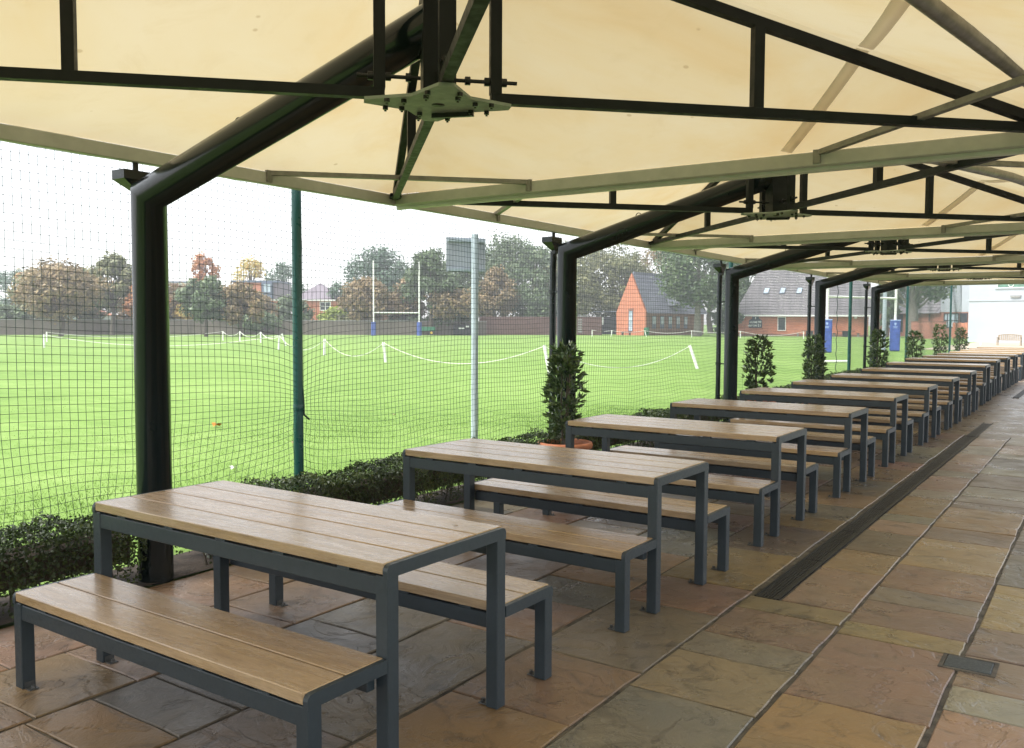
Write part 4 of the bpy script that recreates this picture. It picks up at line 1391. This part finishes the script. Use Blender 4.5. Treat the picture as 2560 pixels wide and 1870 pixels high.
for sx in (-0.6, 0.6):
    MB().box(sx - 0.05, sx + 0.05, -0.18, 0.18, 0, 0.42).build('leg', 'timber', bsh)

# long brick hall
hl = thing('long_brick_hall', 'long single-storey red brick hall with a great lichened tile roof', 'building', (-37.9, 112.9, 0), math.atan2(0.3, 0.95))
HLn = 16.5
MB().box(0, HLn, 0, 11, -0.3, 2.78).build('wall', 'brick', hl)
MB().box(-0.01, HLn + 0.01, -0.03, 0.0, -0.3, 0.28).build('plinth', 'brick3', hl)
RZ = 12.2
rf = MB().add([(-0.35, -0.35, 2.8), (HLn + 0.35, -0.35, 2.8), (HLn + 0.35, 11.3, 2.8), (-0.35, 11.3, 2.8), (4.4, 5.5, RZ), (HLn + 0.35, 5.5, RZ)],
              [(0, 1, 5, 4), (1, 2, 5), (2, 3, 4, 5), (3, 0, 4), (0, 3, 2, 1)]).build('roof', 'tile', hl)
tiled_slope(rf, (-0.38, -0.4, 2.78), (HLn + 0.37, -0.4, 2.78), (4.4, 5.5, RZ), (HLn + 0.37, 5.5, RZ), 26, 'tile')
MB().box(-0.4, HLn + 0.4, -0.52, -0.40, 2.60, 2.80).build('fascia', 'white', hl)
MB().tube([(16.3, -0.1, 2.6), (16.3, -0.1, 0)], 0.05, 8).build('down_pipe', 'shed', hl)
sl = Vector((0, 5.9, RZ - 2.8)).normalized()
sn = Vector((0, -sl.z, sl.y))
for s in (3.55, 5.62, 7.75):
    c = Vector((s + 0.25, -0.4, 2.8)) + sl * 3.75
    vs = []
    lean = Vector((0.12, 0, 0))
    for dz in (0.05, 0.16):
        for a, b in ((-0.33, -0.45), (0.33, -0.45), (0.33, 0.45), (-0.33, 0.45)):
            vs.append(c + Vector((a, 0, 0)) + lean * b * 2 + sl * b + sn * dz)
    w = MB().add(vs, [(0, 3, 2, 1), (4, 5, 6, 7), (0, 1, 5, 4), (1, 2, 6, 5), (2, 3, 7, 6), (3, 0, 4, 7)]).build('skylight', 'slate', hl)
    vs = [c + Vector((a * 0.86, 0, 0)) + lean * b * 1.7 + sl * b * 0.86 + sn * 0.175 for a, b in ((-0.33, -0.45), (0.33, -0.45), (0.33, 0.45), (-0.33, 0.45))]
    vs += [q - sn * 0.03 for q in vs]
    MB().add(vs, [(0, 1, 2, 3), (7, 6, 5, 4), (0, 4, 5, 1), (1, 5, 6, 2), (2, 6, 7, 3), (3, 7, 4, 0)]).build('pane', 'paneblue', w)
window(hl, 5.30, 6.35, 0.72, 2.55, -0.03, 'white', 'glass', 0.09)
for lab, s in (('round white wall lamp at the left end of the long brick hall', 0.92), ('round white wall lamp at the right end of the long brick hall', 15.0)):
    p = hl.matrix_basis
    o = thing('wall_lamp', lab, 'lamp', (hl.location.x + s * 0.95 + 0.12 * 0.3, hl.location.y + s * 0.3 - 0.12 * 0.95, 2.48), hl.rotation_euler.z, 'round lamps on the long brick hall')
    MB().lathe([(0.0, 0.2), (0.1, 0.175), (0.175, 0.1), (0.2, 0), (0.175, -0.1), (0.1, -0.175), (0, -0.2)], 14).build('globe', 'white', o)
    MB().box(-0.05, 0.05, 0.0, 0.12, -0.05, 0.05).build('bracket', 'shed', o)
sb = thing('score_board', 'navy scoreboard with white lettering on the long brick hall', 'scoreboard', (hl.location.x + 2.5 * 0.95, hl.location.y + 2.5 * 0.3, 0), hl.rotation_euler.z)
MB().prism([(-0.85, 1.08), (0.85, 1.08), (0.85, 2.05), (0.42, 2.35), (0.42, 2.58), (-0.42, 2.58), (-0.42, 2.35), (-0.85, 2.05)], 'y', -0.12, -0.02).build('board', 'navy', sb)


def text(body, size, x, z, y, parent, mat, align='RIGHT'):
    cu = bpy.data.curves.new('lettering', 'FONT')
    cu.body = body
    cu.size = size
    cu.align_x = align
    cu.extrude = 0.006
    cu.offset = 0.006
    to = bpy.data.objects.new('tmp', cu)
    col.objects.link(to)
    dg = bpy.context.evaluated_depsgraph_get()
    me = bpy.data.meshes.new_from_object(to.evaluated_get(dg))
    bpy.data.objects.remove(to)
    o = link('lettering', me, mat, parent)
    o.location = (x, y, z)
    o.rotation_euler = (PI / 2, 0, 0)
    return o


text('HOME', 0.36, 0.26, 1.70, -0.135, sb, 'white')
text('99', 0.44, 0.76, 1.69, -0.135, sb, 'white')
text('VISITORS', 0.31, 0.24, 1.27, -0.135, sb, 'white')
text('21', 0.44, 0.72, 1.24, -0.135, sb, 'white')
MB().prism([(-0.07, 2.25), (0.07, 2.25), (0.05, 2.52), (-0.05, 2.52)], 'y', -0.135, -0.118).build('emblem', 'white', sb)


def far_picnic(x, y, rz, label):
    r = thing('hall_picnic_table', label, 'picnic table', (x, y, 0), rz, 'picnic tables by the long brick hall')
    MB().box(-1.0, 1.0, -0.38, 0.38, 0.70, 0.76).build('top', 'shed', r)
    for sx in (-1.45, 1.45):
        MB().box(sx - 0.22, sx + 0.22, -0.38, 0.38, 0.42, 0.47).build('seat', 'shed', r)
        MB().box(sx - 0.12, sx + 0.12, -0.16, 0.16, 0, 0.42).build('leg', 'concrete', r)
    MB().box(-0.45, 0.45, -0.16, 0.16, 0, 0.70).build('pedestal', 'shed', r)


far_picnic(-28.4, 113.6, 0.3, 'dark picnic table with block seats, left one before the long brick hall')
far_picnic(-24.2, 115.0, 0.3, 'dark picnic table with block seats, right one before the long brick hall')
gb = MB().lathe([(0.30, 0.0), (0.34, 0.4), (0.36, 1.0), (0.33, 1.12), (0.0, 1.15)], 16).build('litter_bin', 'greenpl')
gb.location = (-26.1, 113.9, 0)
tag(gb, 'green litter bin between the picnic tables of the long hall', 'bin')

# brick and white building behind the trunk, right of the hall
rb = thing('brick_clubhouse', 'brick and white rendered clubhouse with dark windows behind the tree trunk', 'building', (-23.4, 129.5, 0), math.atan2(-6.5, 13.0))
W_ = 14.0
MB().box(0, W_, 0, 8, -0.3, 3.25).build('ground_floor', 'brick2', rb)
MB().box(0, 3.4, -0.04, 8, 3.25, 8.2).build('upper_wall', 'render', rb)
MB().box(9.6, W_, -0.04, 8, 3.25, 9.5).build('upper_wall', 'render', rb)
rf = MB().add([(3.4, -0.4, 3.1), (9.7, -0.4, 3.1), (9.7, 5, 9.4), (3.4, 5, 9.4)], [(0, 1, 2, 3)]).build('roof', 'tile', rb)
tiled_slope(rf, (3.3, -0.45, 3.05), (9.0, -0.45, 3.05), (3.3, 5, 9.4), (12.2, 5, 9.4), 16, 'tile')
window(rb, 1.0, 2.0, 3.9, 7.4, -0.06, 'slate', 'glass', 0.08, 1, 1)
window(rb, 1.1, 2.1, 1.1, 3.0, -0.02, 'slate', 'paneblue', 0.08, 1, 1)
window(rb, 2.7, 4.0, 0.6, 3.0, -0.02, 'shed', 'glass', 0.1, 1, 1)
window(rb, 10.1, 12.2, 1.2, 3.1, -0.02, 'shed', 'paneblue', 0.13, 3, 1)
window(rb, 12.3, 13.4, 1.2, 3.1, -0.02, 'shed', 'glass', 0.13, 0, 0)
MB().tube([(8.0, -0.05, 3.0), (8.0, -0.05, 1.3)], 0.06, 8).build('down_pipe', 'shed', rb)
lw = thing('low_brick_wall', 'low red brick wall in front of the brick clubhouse', 'wall', (-15.2, 107.2, 0), 0.0)
MB().box(0, 3.6, 0, 0.3, -0.2, 1.9).build('wall_face', 'brick2', lw)
MB().box(-0.05, 3.65, -0.04, 0.34, 1.9, 1.98).build('coping', 'brick3', lw)
gt = thing('red_gate', 'orange red board gate left of the white building', 'gate', (-10.9, 107.0, 0), 0.0)
for i in range(5):
    MB().box(i * 0.3, i * 0.3 + 0.28, 0, 0.06, 0.1, 1.85 - 0.05 * (i % 2)).build('board', 'brick', gt)

# white rendered building at the right
wb = thing('white_building', 'tall plain white rendered building at the right end of the field', 'building', (-7.35, 90.4, 0), -0.16)
MB().box(0, 16, 0, 10, -0.3, 9.0).build('wall', 'render', wb)
MB().box(-0.02, 16, -0.06, 0.0, 3.80, 3.90).build('ledge', 'render', wb)
w = window(wb, 2.35, 4.65, 4.95, 6.6, -0.03, 'white', 'glassgreen', 0.07, 0, 0)
mm = MB()
for zc in (5.25, 5.62, 6.0):
    mm.tube([(3.5 + 0.2 * math.cos(a), -0.06, zc + 0.2 * math.sin(a)) for a in [k * PI / 8 for k in range(17)]], 0.03, 6)
mm.build('glazing_ring', 'white', w)
MB().box(2.2, 4.8, -0.10, 0.02, 4.90, 5.0).build('sill', 'render', wb)
MB().prism([(3.45, 4.28), (4.35, 4.28), (4.25, 4.08), (3.55, 4.08)], 'y', -0.16, -0.005).build('vent', 'concrete', wb)
gb = thing('garden_bench', 'weathered wooden garden bench with a curved back before the white building', 'bench', (-2.75, 76.2, 0), -0.1)
MB().box(-0.82, 0.82, -0.25, 0.2, 0.40, 0.44).build('seat', 'benchwood', gb)
bp = MB()
for i in range(11):
    x = -0.72 + i * 0.144
    bp.box(x - 0.05, x + 0.05, 0.2, 0.23, 0.44, 0.80 + 0.06 * math.cos(x * 1.9))
bp.build('back_slats', 'benchwood', gb)
MB().tube([(-0.8, 0.215, 0.80), (-0.4, 0.215, 0.86), (0, 0.215, 0.885), (0.4, 0.215, 0.86), (0.8, 0.215, 0.80)], 0.035, 6).build('top_rail', 'benchwood', gb)
for sx in (-0.8, 0.8):
    MB().box(sx - 0.03, sx + 0.03, -0.26, -0.20, 0, 0.62).build('leg', 'benchwood', gb)
    MB().box(sx - 0.03, sx + 0.03, 0.18, 0.24, 0, 0.80).build('leg', 'benchwood', gb)
    MB().box(sx - 0.04, sx + 0.04, -0.28, 0.2, 0.60, 0.64).build('armrest', 'benchwood', gb)
grid_sheet('gravel_path', [-6.5, 0, 12], [60, 70, 80, 90.5], lambda x, y: -0.002, plain('pale_gravel', (0.42, 0.36, 0.27), 0.95, 0, 0.2, 8, 0.4))

# houses beyond the wall
def house(label, a, rz, w, d, eave, ridge, wall, roof, hip=False, name='far_house'):
    r = thing(name, label, 'house', (*a, 0), rz)
    if hip == 'gable':
        MB().prism([(0, -0.3), (w, -0.3), (w, eave), (w / 2, ridge), (0, eave)], 'y', 0, d).build('wall', wall, r)
        MB().add([(-0.25, -0.3, eave - 0.2), (w / 2, -0.3, ridge + 0.1), (w + 0.25, -0.3, eave - 0.2), (-0.25, d, eave - 0.2), (w / 2, d, ridge + 0.1), (w + 0.25, d, eave - 0.2)], [(0, 1, 4, 3), (1, 2, 5, 4)]).build('roof', roof, r)
        MB().bar((-0.25, -0.33, eave - 0.22), (w / 2, -0.33, ridge + 0.08), 0.05, 0.2).bar((w + 0.25, -0.33, eave - 0.22), (w / 2, -0.33, ridge + 0.08), 0.05, 0.2).build('bargeboard', 'white', r)
    else:
        MB().box(0, w, 0, d, -0.3, eave).build('wall', wall, r)
        MB().add([(-0.3, -0.3, eave), (w + 0.3, -0.3, eave), (w + 0.3, d + 0.3, eave), (-0.3, d + 0.3, eave), (w / 2 - 0.05, d / 2, ridge), (w / 2 + 0.05, d / 2, ridge)], [(0, 1, 5, 4), (1, 2, 5), (2, 3, 4, 5), (3, 0, 4), (0, 3, 2, 1)]).build('roof', roof, r)
        MB().box(-0.34, w + 0.34, -0.36, -0.30, eave - 0.12, eave + 0.06).build('fascia', 'white', r)
    return r


hb_ = house('brick house with a mauve hipped roof and white windows, right of the teal pole', (-101.6, 92.6), 0.63, 7.4, 7, 5.0, 7.75, 'brick', 'tile_mauve')
window(hb_, 4.2, 5.9, 3.35, 4.75, -0.03, 'white', 'glass', 0.13, 1, 1)
window(hb_, 0.6, 1.6, 2.6, 4.75, -0.03, 'white', 'paneblue', 0.13, 0, 0)
MB().lathe([(0, 0.0), (0.25, 0.02)], 10).build('alarm_box', 'white', hb_).location = (2.6, -0.05, 3.9)

ha = thing('mansard_house', 'red tile-hung house with a blue-grey dormer, left of the teal pole', 'house', (-107.2, 85.9, 0), 0.6)
MB().box(0, 7.0, 0, 7, -0.3, 5.0).build('wall', 'brick', ha)
MB().box(0, 4.4, -0.15, 7, 5.0, 7.55).build('tile_hanging', 'brick', ha)
MB().box(6.1, 7.0, -0.12, 7, 5.0, 7.45).build('tile_hanging', 'tile_mauve', ha)
MB().box(-0.2, 7.1, -0.35, 7.2, 7.56, 7.85).build('flat_roof', 'slate', ha)
MB().box(4.4, 6.1, -0.45, 0, 5.1, 7.55).build('dormer', 'slate', ha)
window(ha, 4.65, 5.85, 6.0, 7.4, -0.48, 'slate', 'paneblue', 0.1, 1)
MB().box(-0.2, 7.2, -0.3, -0.16, 4.82, 5.0).build('fascia', 'white', ha)
window(ha, 4.6, 6.1, 3.3, 4.6, -0.03, 'slate', 'paneblue', 0.1, 1)

hd_ = thing('flat_roofed_house', 'pale flat-roofed house with a red panel behind the autumn trees', 'house', (-130.5, 88.0, 0), 0.6)
MB().box(0, 8, 0, 6, -0.3, 6.2).build('wall', 'brick2', hd_)
MB().box(0.2, 7.8, -0.05, 6, 6.2, 8.1).build('upper_floor', 'white', hd_)
MB().box(2.9, 4.2, -0.12, -0.052, 6.3, 8.0).build('red_panel', 'brick2', hd_)
MB().box(-0.2, 8.2, -0.3, 6.2, 8.1, 8.35).build('flat_roof', 'slate', hd_)
window(hd_, 1.0, 2.4, 6.5, 7.8, -0.08, 'white', 'paneblue', 0.1, 1)
window(hd_, 5.0, 7.0, 6.5, 7.8, -0.08, 'white', 'paneblue', 0.1, 1)

hc_ = house('small orange gabled house with white bargeboards behind the rugby posts', (-92.4, 101.6), 0.72, 5.4, 8, 4.3, 6.6, 'brick2', 'tile_mauve', 'gable')
window(hc_, 1.9, 3.4, 3.0, 4.2, -0.03, 'white', 'glass', 0.12, 1)
he_ = house('orange roofed cottage glimpsed under the left trees', (-120.5, 64.5), 0.55, 6.5, 6, 2.4, 4.2, 'render', 'tile_orange')
he2 = house('small white cottage with an orange roof, far left behind the wall', (-112.0, 72.5), 0.6, 4.4, 5, 2.2, 3.5, 'render', 'tile_orange')
window(he2, 1.4, 2.4, 1.0, 2.0, -0.03, 'white', 'glass', 0.1, 1)

# vehicles beside the wall
def ring(m, c, r, w, n=14):
    m.tube([(c[0] - w / 2, c[1], c[2]), (c[0] + w / 2, c[1], c[2])], r, n)


mw = thing('ride_on_mower', 'green ride-on mower parked against the brick wall left of the rugby posts', 'mower', (-78.0, 80.2, 0), 0.75 + PI)
MB().prism([(-0.9, 0.35), (0.9, 0.35), (0.95, 0.62), (0.35, 0.95), (-0.2, 0.75), (-0.9, 0.7)], 'y', -0.3, 0.3).build('body', 'greenpl', mw)
MB().box(-0.75, -0.25, -0.25, 0.25, 0.72, 0.82).box(-0.85, -0.75, -0.25, 0.25, 0.72, 1.25).build('seat', 'white', mw)
MB().box(-0.4, 0.5, -0.62, 0.62, 0.12, 0.34).build('cutting_deck', 'greenpl', mw)
for x, rr in ((-0.6, 0.34), (0.7, 0.24)):
    for y in (-0.45, 0.45):
        MB().tube([(x, y - 0.1, rr), (x, y + 0.1, rr)], rr, 14).build('wheel', 'rubber', mw)
MB().tube([(0.25, 0, 0.85), (0.02, 0, 1.2)], 0.025, 6).build('steering_column', 'rubber', mw)

tr = thing('garden_trailer', 'small green trailer with a yellow wheel beside the dark wall', 'trailer', (-67.8, 84.4, 0), 0.75)
tb = MB()
tb.box(-0.95, 0.95, -0.55, 0.55, 0.55, 0.60).box(-0.95, -0.90, -0.55, 0.55, 0.60, 1.05).box(0.90, 0.95, -0.55, 0.55, 0.60, 1.05).box(-0.90, 0.90, -0.55, -0.50, 0.60, 1.05).box(-0.90, 0.90, 0.50, 0.55, 0.60, 1.05)
tb.build('body', 'greenpl', tr)
for y in (-0.62, 0.62):
    w = MB().tube([(0.45, y - 0.08, 0.3), (0.45, y + 0.08, 0.3)], 0.3, 14).build('wheel', 'rubber', tr)
    MB().tube([(0.45, y - 0.09, 0.3), (0.45, y + 0.09, 0.3)], 0.17, 10).build('rim', 'yellow', w)
MB().bar((-0.9, 0, 0.52), (-1.9, 0, 0.42), 0.06, 0.06).build('drawbar', 'shed', tr)
bk = thing('machinery_stack', 'dark covered machinery beside the grey sign pole', 'machinery', (-64.6, 87.6, 0), 0.75)
MB().cbox(-1.3, 1.3, -0.6, 0.6, 0.0, 1.35, 0.12).build('cover', 'shed', bk)
MB().box(-0.6, 0.1, -0.66, -0.605, 0.78, 0.95).build('label_panel', 'white', bk)
MB().box(0.3, 0.7, -0.66, -0.605, 1.0, 1.2).build('lamp_panel', 'white', bk)

# fallen leaves on the near lawn
for x, y, s, mt, lab in ((-7.35, 6.28, 0.085, 'leaf_orange', 'single orange autumn leaf lying on the grass'), (-3.9, 3.86, 0.05, 'white', 'pale scrap lying on the grass near the first teal pole'), (-4.9, 5.6, 0.035, 'debris', 'small brown leaf on the grass right of the first teal pole'), (-6.2, 9.0, 0.03, 'debris', 'tiny brown leaf on the grass by the sign pole')):
    vs = []
    for k in range(9):
        a = 2 * PI * k / 9
        rr = s * (1 if k % 2 else 0.62)
        vs.append((rr * math.cos(a), rr * math.sin(a) * 0.9, 0.03 + 0.35 * s * math.cos(a * 2)))
    vs.append((0, 0, 0.02))
    o = MB().add(vs, [(k, (k + 1) % 9, 9) for k in range(9)]).build('fallen_leaf', mt)
    o.location = (x, y, 0)
    tag(o, lab, 'leaf' if mt != 'white' else 'scrap')


# ------------------------------------------------------------------ trees
def tree(label, x, y, h, w, mat, seed, trunk=0.28, base=0.22, leaves=3200, lsize=0.205, nb=26, bark='bark', sparse=0.0, tr_r=None, off=(0, 0), cat='tree', group='trees beyond the field'):
    """tapered trunk with limbs; crown = leaf faces in clumps through the crown's volume"""
    R = np.random.default_rng(seed)
    r = thing('tree' if cat == 'tree' else 'shrub', label, cat, (x, y, 0), R.uniform(0, 6), group)
    zc0 = h * base
    cz, ch = (h + zc0) / 2, (h - zc0) / 2
    cl = []
    nb = int(nb * 1.7)
    leaves = int(leaves * 1.9)
    for i in range(nb):
        while True:
            p = R.uniform(-1, 1, 3)
            if 0.15 < np.linalg.norm(p) < 1:
                break
        p = p / np.linalg.norm(p) * np.linalg.norm(p) ** 0.55
        tap = 1.0 - 0.30 * max(0, p[2])
        rr = R.uniform(0.13, 0.34) * (w / 2)
        cl.append((np.array([p[0] * (w / 2 - rr * 0.6) * tap + off[0] * p[2], p[1] * (w / 2 - rr * 0.6) * tap + off[1] * p[2], cz + p[2] * (ch - rr * 0.55)]), rr))
    V, Fq, o = [], [], 0
    tot = sum(c[1] ** 2 for c in cl)
    for c, rr in cl:
        n = int(leaves * rr ** 2 / tot)
        d = R.normal(0, 1, (n, 3))
        d /= np.linalg.norm(d, axis=1, keepdims=True)
        rad = rr * (R.uniform(0.15, 1, n) ** 0.5) * R.uniform(0.75, 1.45, n)
        P = c + d * rad[:, None] * np.array([1.1, 1.1, 0.85])
        keep = (P[:, 2] > zc0 * 0.75) & (R.uniform(0, 1, n) > sparse)
        v, f = leaf_quads(P[keep], d[keep] + np.array([0, 0, 0.5]), lsize, 0.62, 0.6)
        V.append(v)
        Fq.append(f + o)
        o += len(v)
    link('crown', np_mesh('crown', np.concatenate(V), np.concatenate(Fq), 4), mat, r)
    tr_ = tr_r or trunk * max(0.6, h / 10)
    tb_ = MB()
    tb_.tube([(0, 0, -0.2), (0.03 * h * R.normal(), 0.02 * h * R.normal(), h * base * 0.8), (off[0] * 0.2, 0, h * 0.5), (off[0] * 0.4, off[1] * 0.4, h * 0.8)], [tr_ * 1.25, tr_ * 0.85, tr_ * 0.5, tr_ * 0.12], 9)
    for c, rr in cl[:min(len(cl), 14)]:
        s0 = h * R.uniform(base * 0.8, 0.5)
        mid = np.array([c[0] * 0.5, c[1] * 0.5, (s0 + c[2]) / 2 + 0.1 * h * R.uniform(-0.3, 0.5)])
        tb_.tube([(0, 0, s0), tuple(mid), tuple(c)], [tr_ * 0.34, tr_ * 0.2, tr_ * 0.05], 6)
    tb_.build('trunk', bark, r)
    return r


tree('olive tree filling the gap at the left wall', -104.8, 54.8, 8.1, 6.6, 't_olive', 401, leaves=2600, base=0.12)
tree('olive brown tree right behind the broad brown one', -98.0, 57.0, 8.2, 7.2, 't_olive', 402, leaves=2800, base=0.12)
tree('rusty tree partly behind the first canopy post', -99.0, 63.6, 7.4, 6.4, 't_brown', 403, leaves=2600, base=0.12)
tree('brown and gold tree right of the first canopy post', -97.4, 69.5, 6.3, 6.6, 't_brown', 404, leaves=2600, base=0.1)
tree('low russet tree below the dormer house', -86.0, 72.5, 5.2, 5.6, 't_brown', 405, leaves=2200, base=0.1)
tree('russet tree right of the rugby posts', -73.1, 86.0, 7.6, 5.8, 't_brown', 406, leaves=2600, base=0.1)
tree('green tree half hidden by the sign plate', -73.4, 96.7, 11.2, 8.4, 't_green', 407, leaves=3400, base=0.1)
tree('tall blue-green tree above the sign plate', -80.8, 112.3, 14.0, 10.5, 't_bluegreen', 408, leaves=4200, base=0.15)
tree('tall grey green tree left of the second canopy post', -66.6, 107.4, 13.8, 10.5, 't_green', 409, leaves=4200, base=0.08)
tree('olive tree right of the second canopy post', -61.4, 108.5, 11.5, 9.0, 't_olive', 410, leaves=3600, base=0.08)
tree('yellowing olive tree touching the gabled hall roof', -56.5, 116.6, 12.0, 8.5, 't_olive', 411, leaves=3400, base=0.08)
tree('pale blue-green tree at the far left edge', -150.1, 75, 10.8, 9, 't_bluegreen', 1, leaves=2600, sparse=0.2)
tree('narrow orange tree at the far left', -116.4, 59.1, 8.2, 3.4, 't_orange', 2, leaves=1500, nb=14)
tree('broad brown and olive tree leaning over the left wall', -86.8, 47.7, 8.0, 9.2, 't_brown', 3, leaves=4600, base=0.2, nb=32)
tree('grey green tree standing behind the broad brown tree', -96.0, 55.0, 7.4, 6.5, 't_green', 31, leaves=2600, base=0.2)
tree('olive tree with a tall crown just left of the first post', -89.8, 55.3, 9.1, 5.6, 't_olive', 4, leaves=2800, base=0.35)
tree('orange tree just left of the first canopy post', -86.5, 57.5, 6.6, 4.6, 't_orange', 5, leaves=2400, base=0.15)
tree('brown tree behind the first canopy post', -93.5, 66.0, 6.6, 6.5, 't_brown', 6, leaves=3000, base=0.2)
tree('gold leaved bush right of the first canopy post', -90.5, 66.5, 4.2, 4.4, 't_gold', 7, leaves=1800, base=0.25, nb=14)
tree('grey green tree in front of the wall, left of the teal pole', -75.6, 57.2, 6.6, 5.6, 't_green', 8, leaves=3600, base=0.24)
tree('brown tree in front of the wall, left of the teal pole', -73.4, 59.9, 5.9, 5.6, 't_brown', 9, leaves=3200, base=0.18)
tree('tall thin orange tree rising behind the grey green tree', -106.5, 80.3, 11.9, 4.2, 't_orange', 10, leaves=1700, sparse=0.25, base=0.4)
tree('sparse golden tree with bare branches over the dormer house', -108.6, 90.5, 12.0, 5.6, 't_gold', 11, leaves=1200, sparse=0.35, base=0.45, trunk=0.36)
tree('pale green tree behind the teal pole', -112.8, 100.3, 11.8, 8.5, 't_bluegreen', 12, leaves=2400, sparse=0.25)
tree('dense dark rounded shrub in front of the teal pole houses', -87, 79, 4.9, 6.2, 't_green', 13, leaves=2800, base=0.12, cat='shrub')
tree('yellow green shrub below the hipped house', -83.0, 83.0, 3.7, 4.4, 't_yellow', 14, leaves=1600, base=0.15, cat='shrub', nb=14)
tree('olive shrub along the wall left of the rugby posts', -80.5, 83.6, 3.2, 4.2, 't_olive', 141, leaves=1400, base=0.15, cat='shrub', nb=14)
tree('dark shrub on the wall left of the dormer house', -84.5, 70.5, 3.0, 8.0, 't_green', 142, leaves=2600, base=0.12, cat='shrub')
tree('big blue-green tree towering behind the rugby posts', -92.2, 102.1, 13.8, 12.8, 't_bluegreen', 15, leaves=6500, base=0.2, nb=36)
tree('dark blue-green tree left of the big one behind the rugby posts', -97.5, 99.0, 9.0, 6.5, 't_bluegreen', 151, leaves=2600, base=0.2)
tree('rounded brown tree between the rugby uprights', -75.4, 81.6, 7.3, 7.6, 't_brown', 16, leaves=4600, base=0.16, nb=30)
tree('tall grey green tree left of the sign pole', -67.7, 84.9, 10.9, 7.4, 't_green', 17, leaves=5200, base=0.28, nb=32)
tree('brown tree below the tall grey green tree', -65.4, 86.6, 6.0, 7.6, 't_brown', 18, leaves=3000, base=0.35)
tree('high grey green tree right of the sign pole', -73.0, 109.0, 15.6, 12.5, 't_green', 19, leaves=5600, base=0.15, sparse=0.1, nb=36)
tree('rusty brown tree right of the sign pole', -68.0, 99.2, 9.4, 7.2, 't_brown', 20, leaves=3600, base=0.2)
tree('olive tree behind the second canopy post', -66.5, 117.9, 14.6, 11, 't_olive', 21, leaves=5000, base=0.1, nb=34)
tree('big olive tree left of the gabled hall', -60.5, 120.6, 14.8, 12.5, 't_olive', 22, leaves=5600, base=0.1, nb=36)
tree('green tree low behind the dark fence', -64.5, 104.5, 8.0, 8.5, 't_green', 221, leaves=3400, base=0.1)
tree('sparse brown tree behind the gabled hall', -58.0, 134, 17.0, 12, 't_brown', 23, leaves=3600, sparse=0.2, base=0.2)
tree('blue-green tree right behind the gabled hall', -50.5, 136, 16.0, 11, 't_bluegreen', 231, leaves=3600, sparse=0.1, base=0.2)
tree('large spreading tree with a pale trunk right of the gabled hall', -39.8, 104.2, 15.0, 12.5, 't_green', 24, leaves=7000, base=0.22, nb=40, bark='palebark', tr_r=0.46)
tree('dark evergreen shrub behind the large spreading tree', -38.2, 110.0, 4.6, 4.2, 't_green', 25, leaves=1800, base=0.05, cat='shrub', nb=14)
tree('brown and green tree at the left end of the long hall', -42.5, 127.0, 13.5, 9, 't_green', 26, leaves=3600, base=0.12)
tree('thick pale trunk with drooping sprays of leaves before the clubhouse', -15.8, 111.2, 9.5, 9.0, 't_green', 27, leaves=1900, base=0.40, bark='palebark', tr_r=0.62, nb=18, sparse=0.1)
tree('ivy covered small tree between the hall and the clubhouse', -19.6, 116.0, 7.2, 3.4, 't_green', 28, leaves=1700, base=0.22, nb=14)
tree('low shrub at the far left before the wall', -104.0, 50.5, 3.6, 5.5, 't_green', 29, leaves=1800, base=0.1, cat='shrub', nb=14)
tree('hedge-like dark shrub behind the rugby posts', -73.0, 86.5, 2.9, 6.5, 't_green', 30, leaves=2200, base=0.05, cat='shrub', nb=16)
tree('dark shrub between the rugby goal and the trailer', -67.5, 88.6, 3.1, 6.5, 't_green', 301, leaves=2200, base=0.05, cat='shrub', nb=16)

# ------------------------------------------------------------------ thin autumn haze
hz = NT('thin_haze')
hz.t.nodes.remove(hz.b)
pv = hz.n('VolumePrincipled')
pv.inputs['Color'].default_value = (0.93, 0.95, 1.0, 1)
pv.inputs['Density'].default_value = 0.0014
pv.inputs['Anisotropy'].default_value = 0.2
hz.link(pv.outputs[0], hz.out.inputs['Volume'])
ho = MB().box(-190, 60, -60, 260, -1.2, 22).build('haze', hz.m)
tag(ho, 'thin pale haze over the whole field', 'haze', kind='stuff')
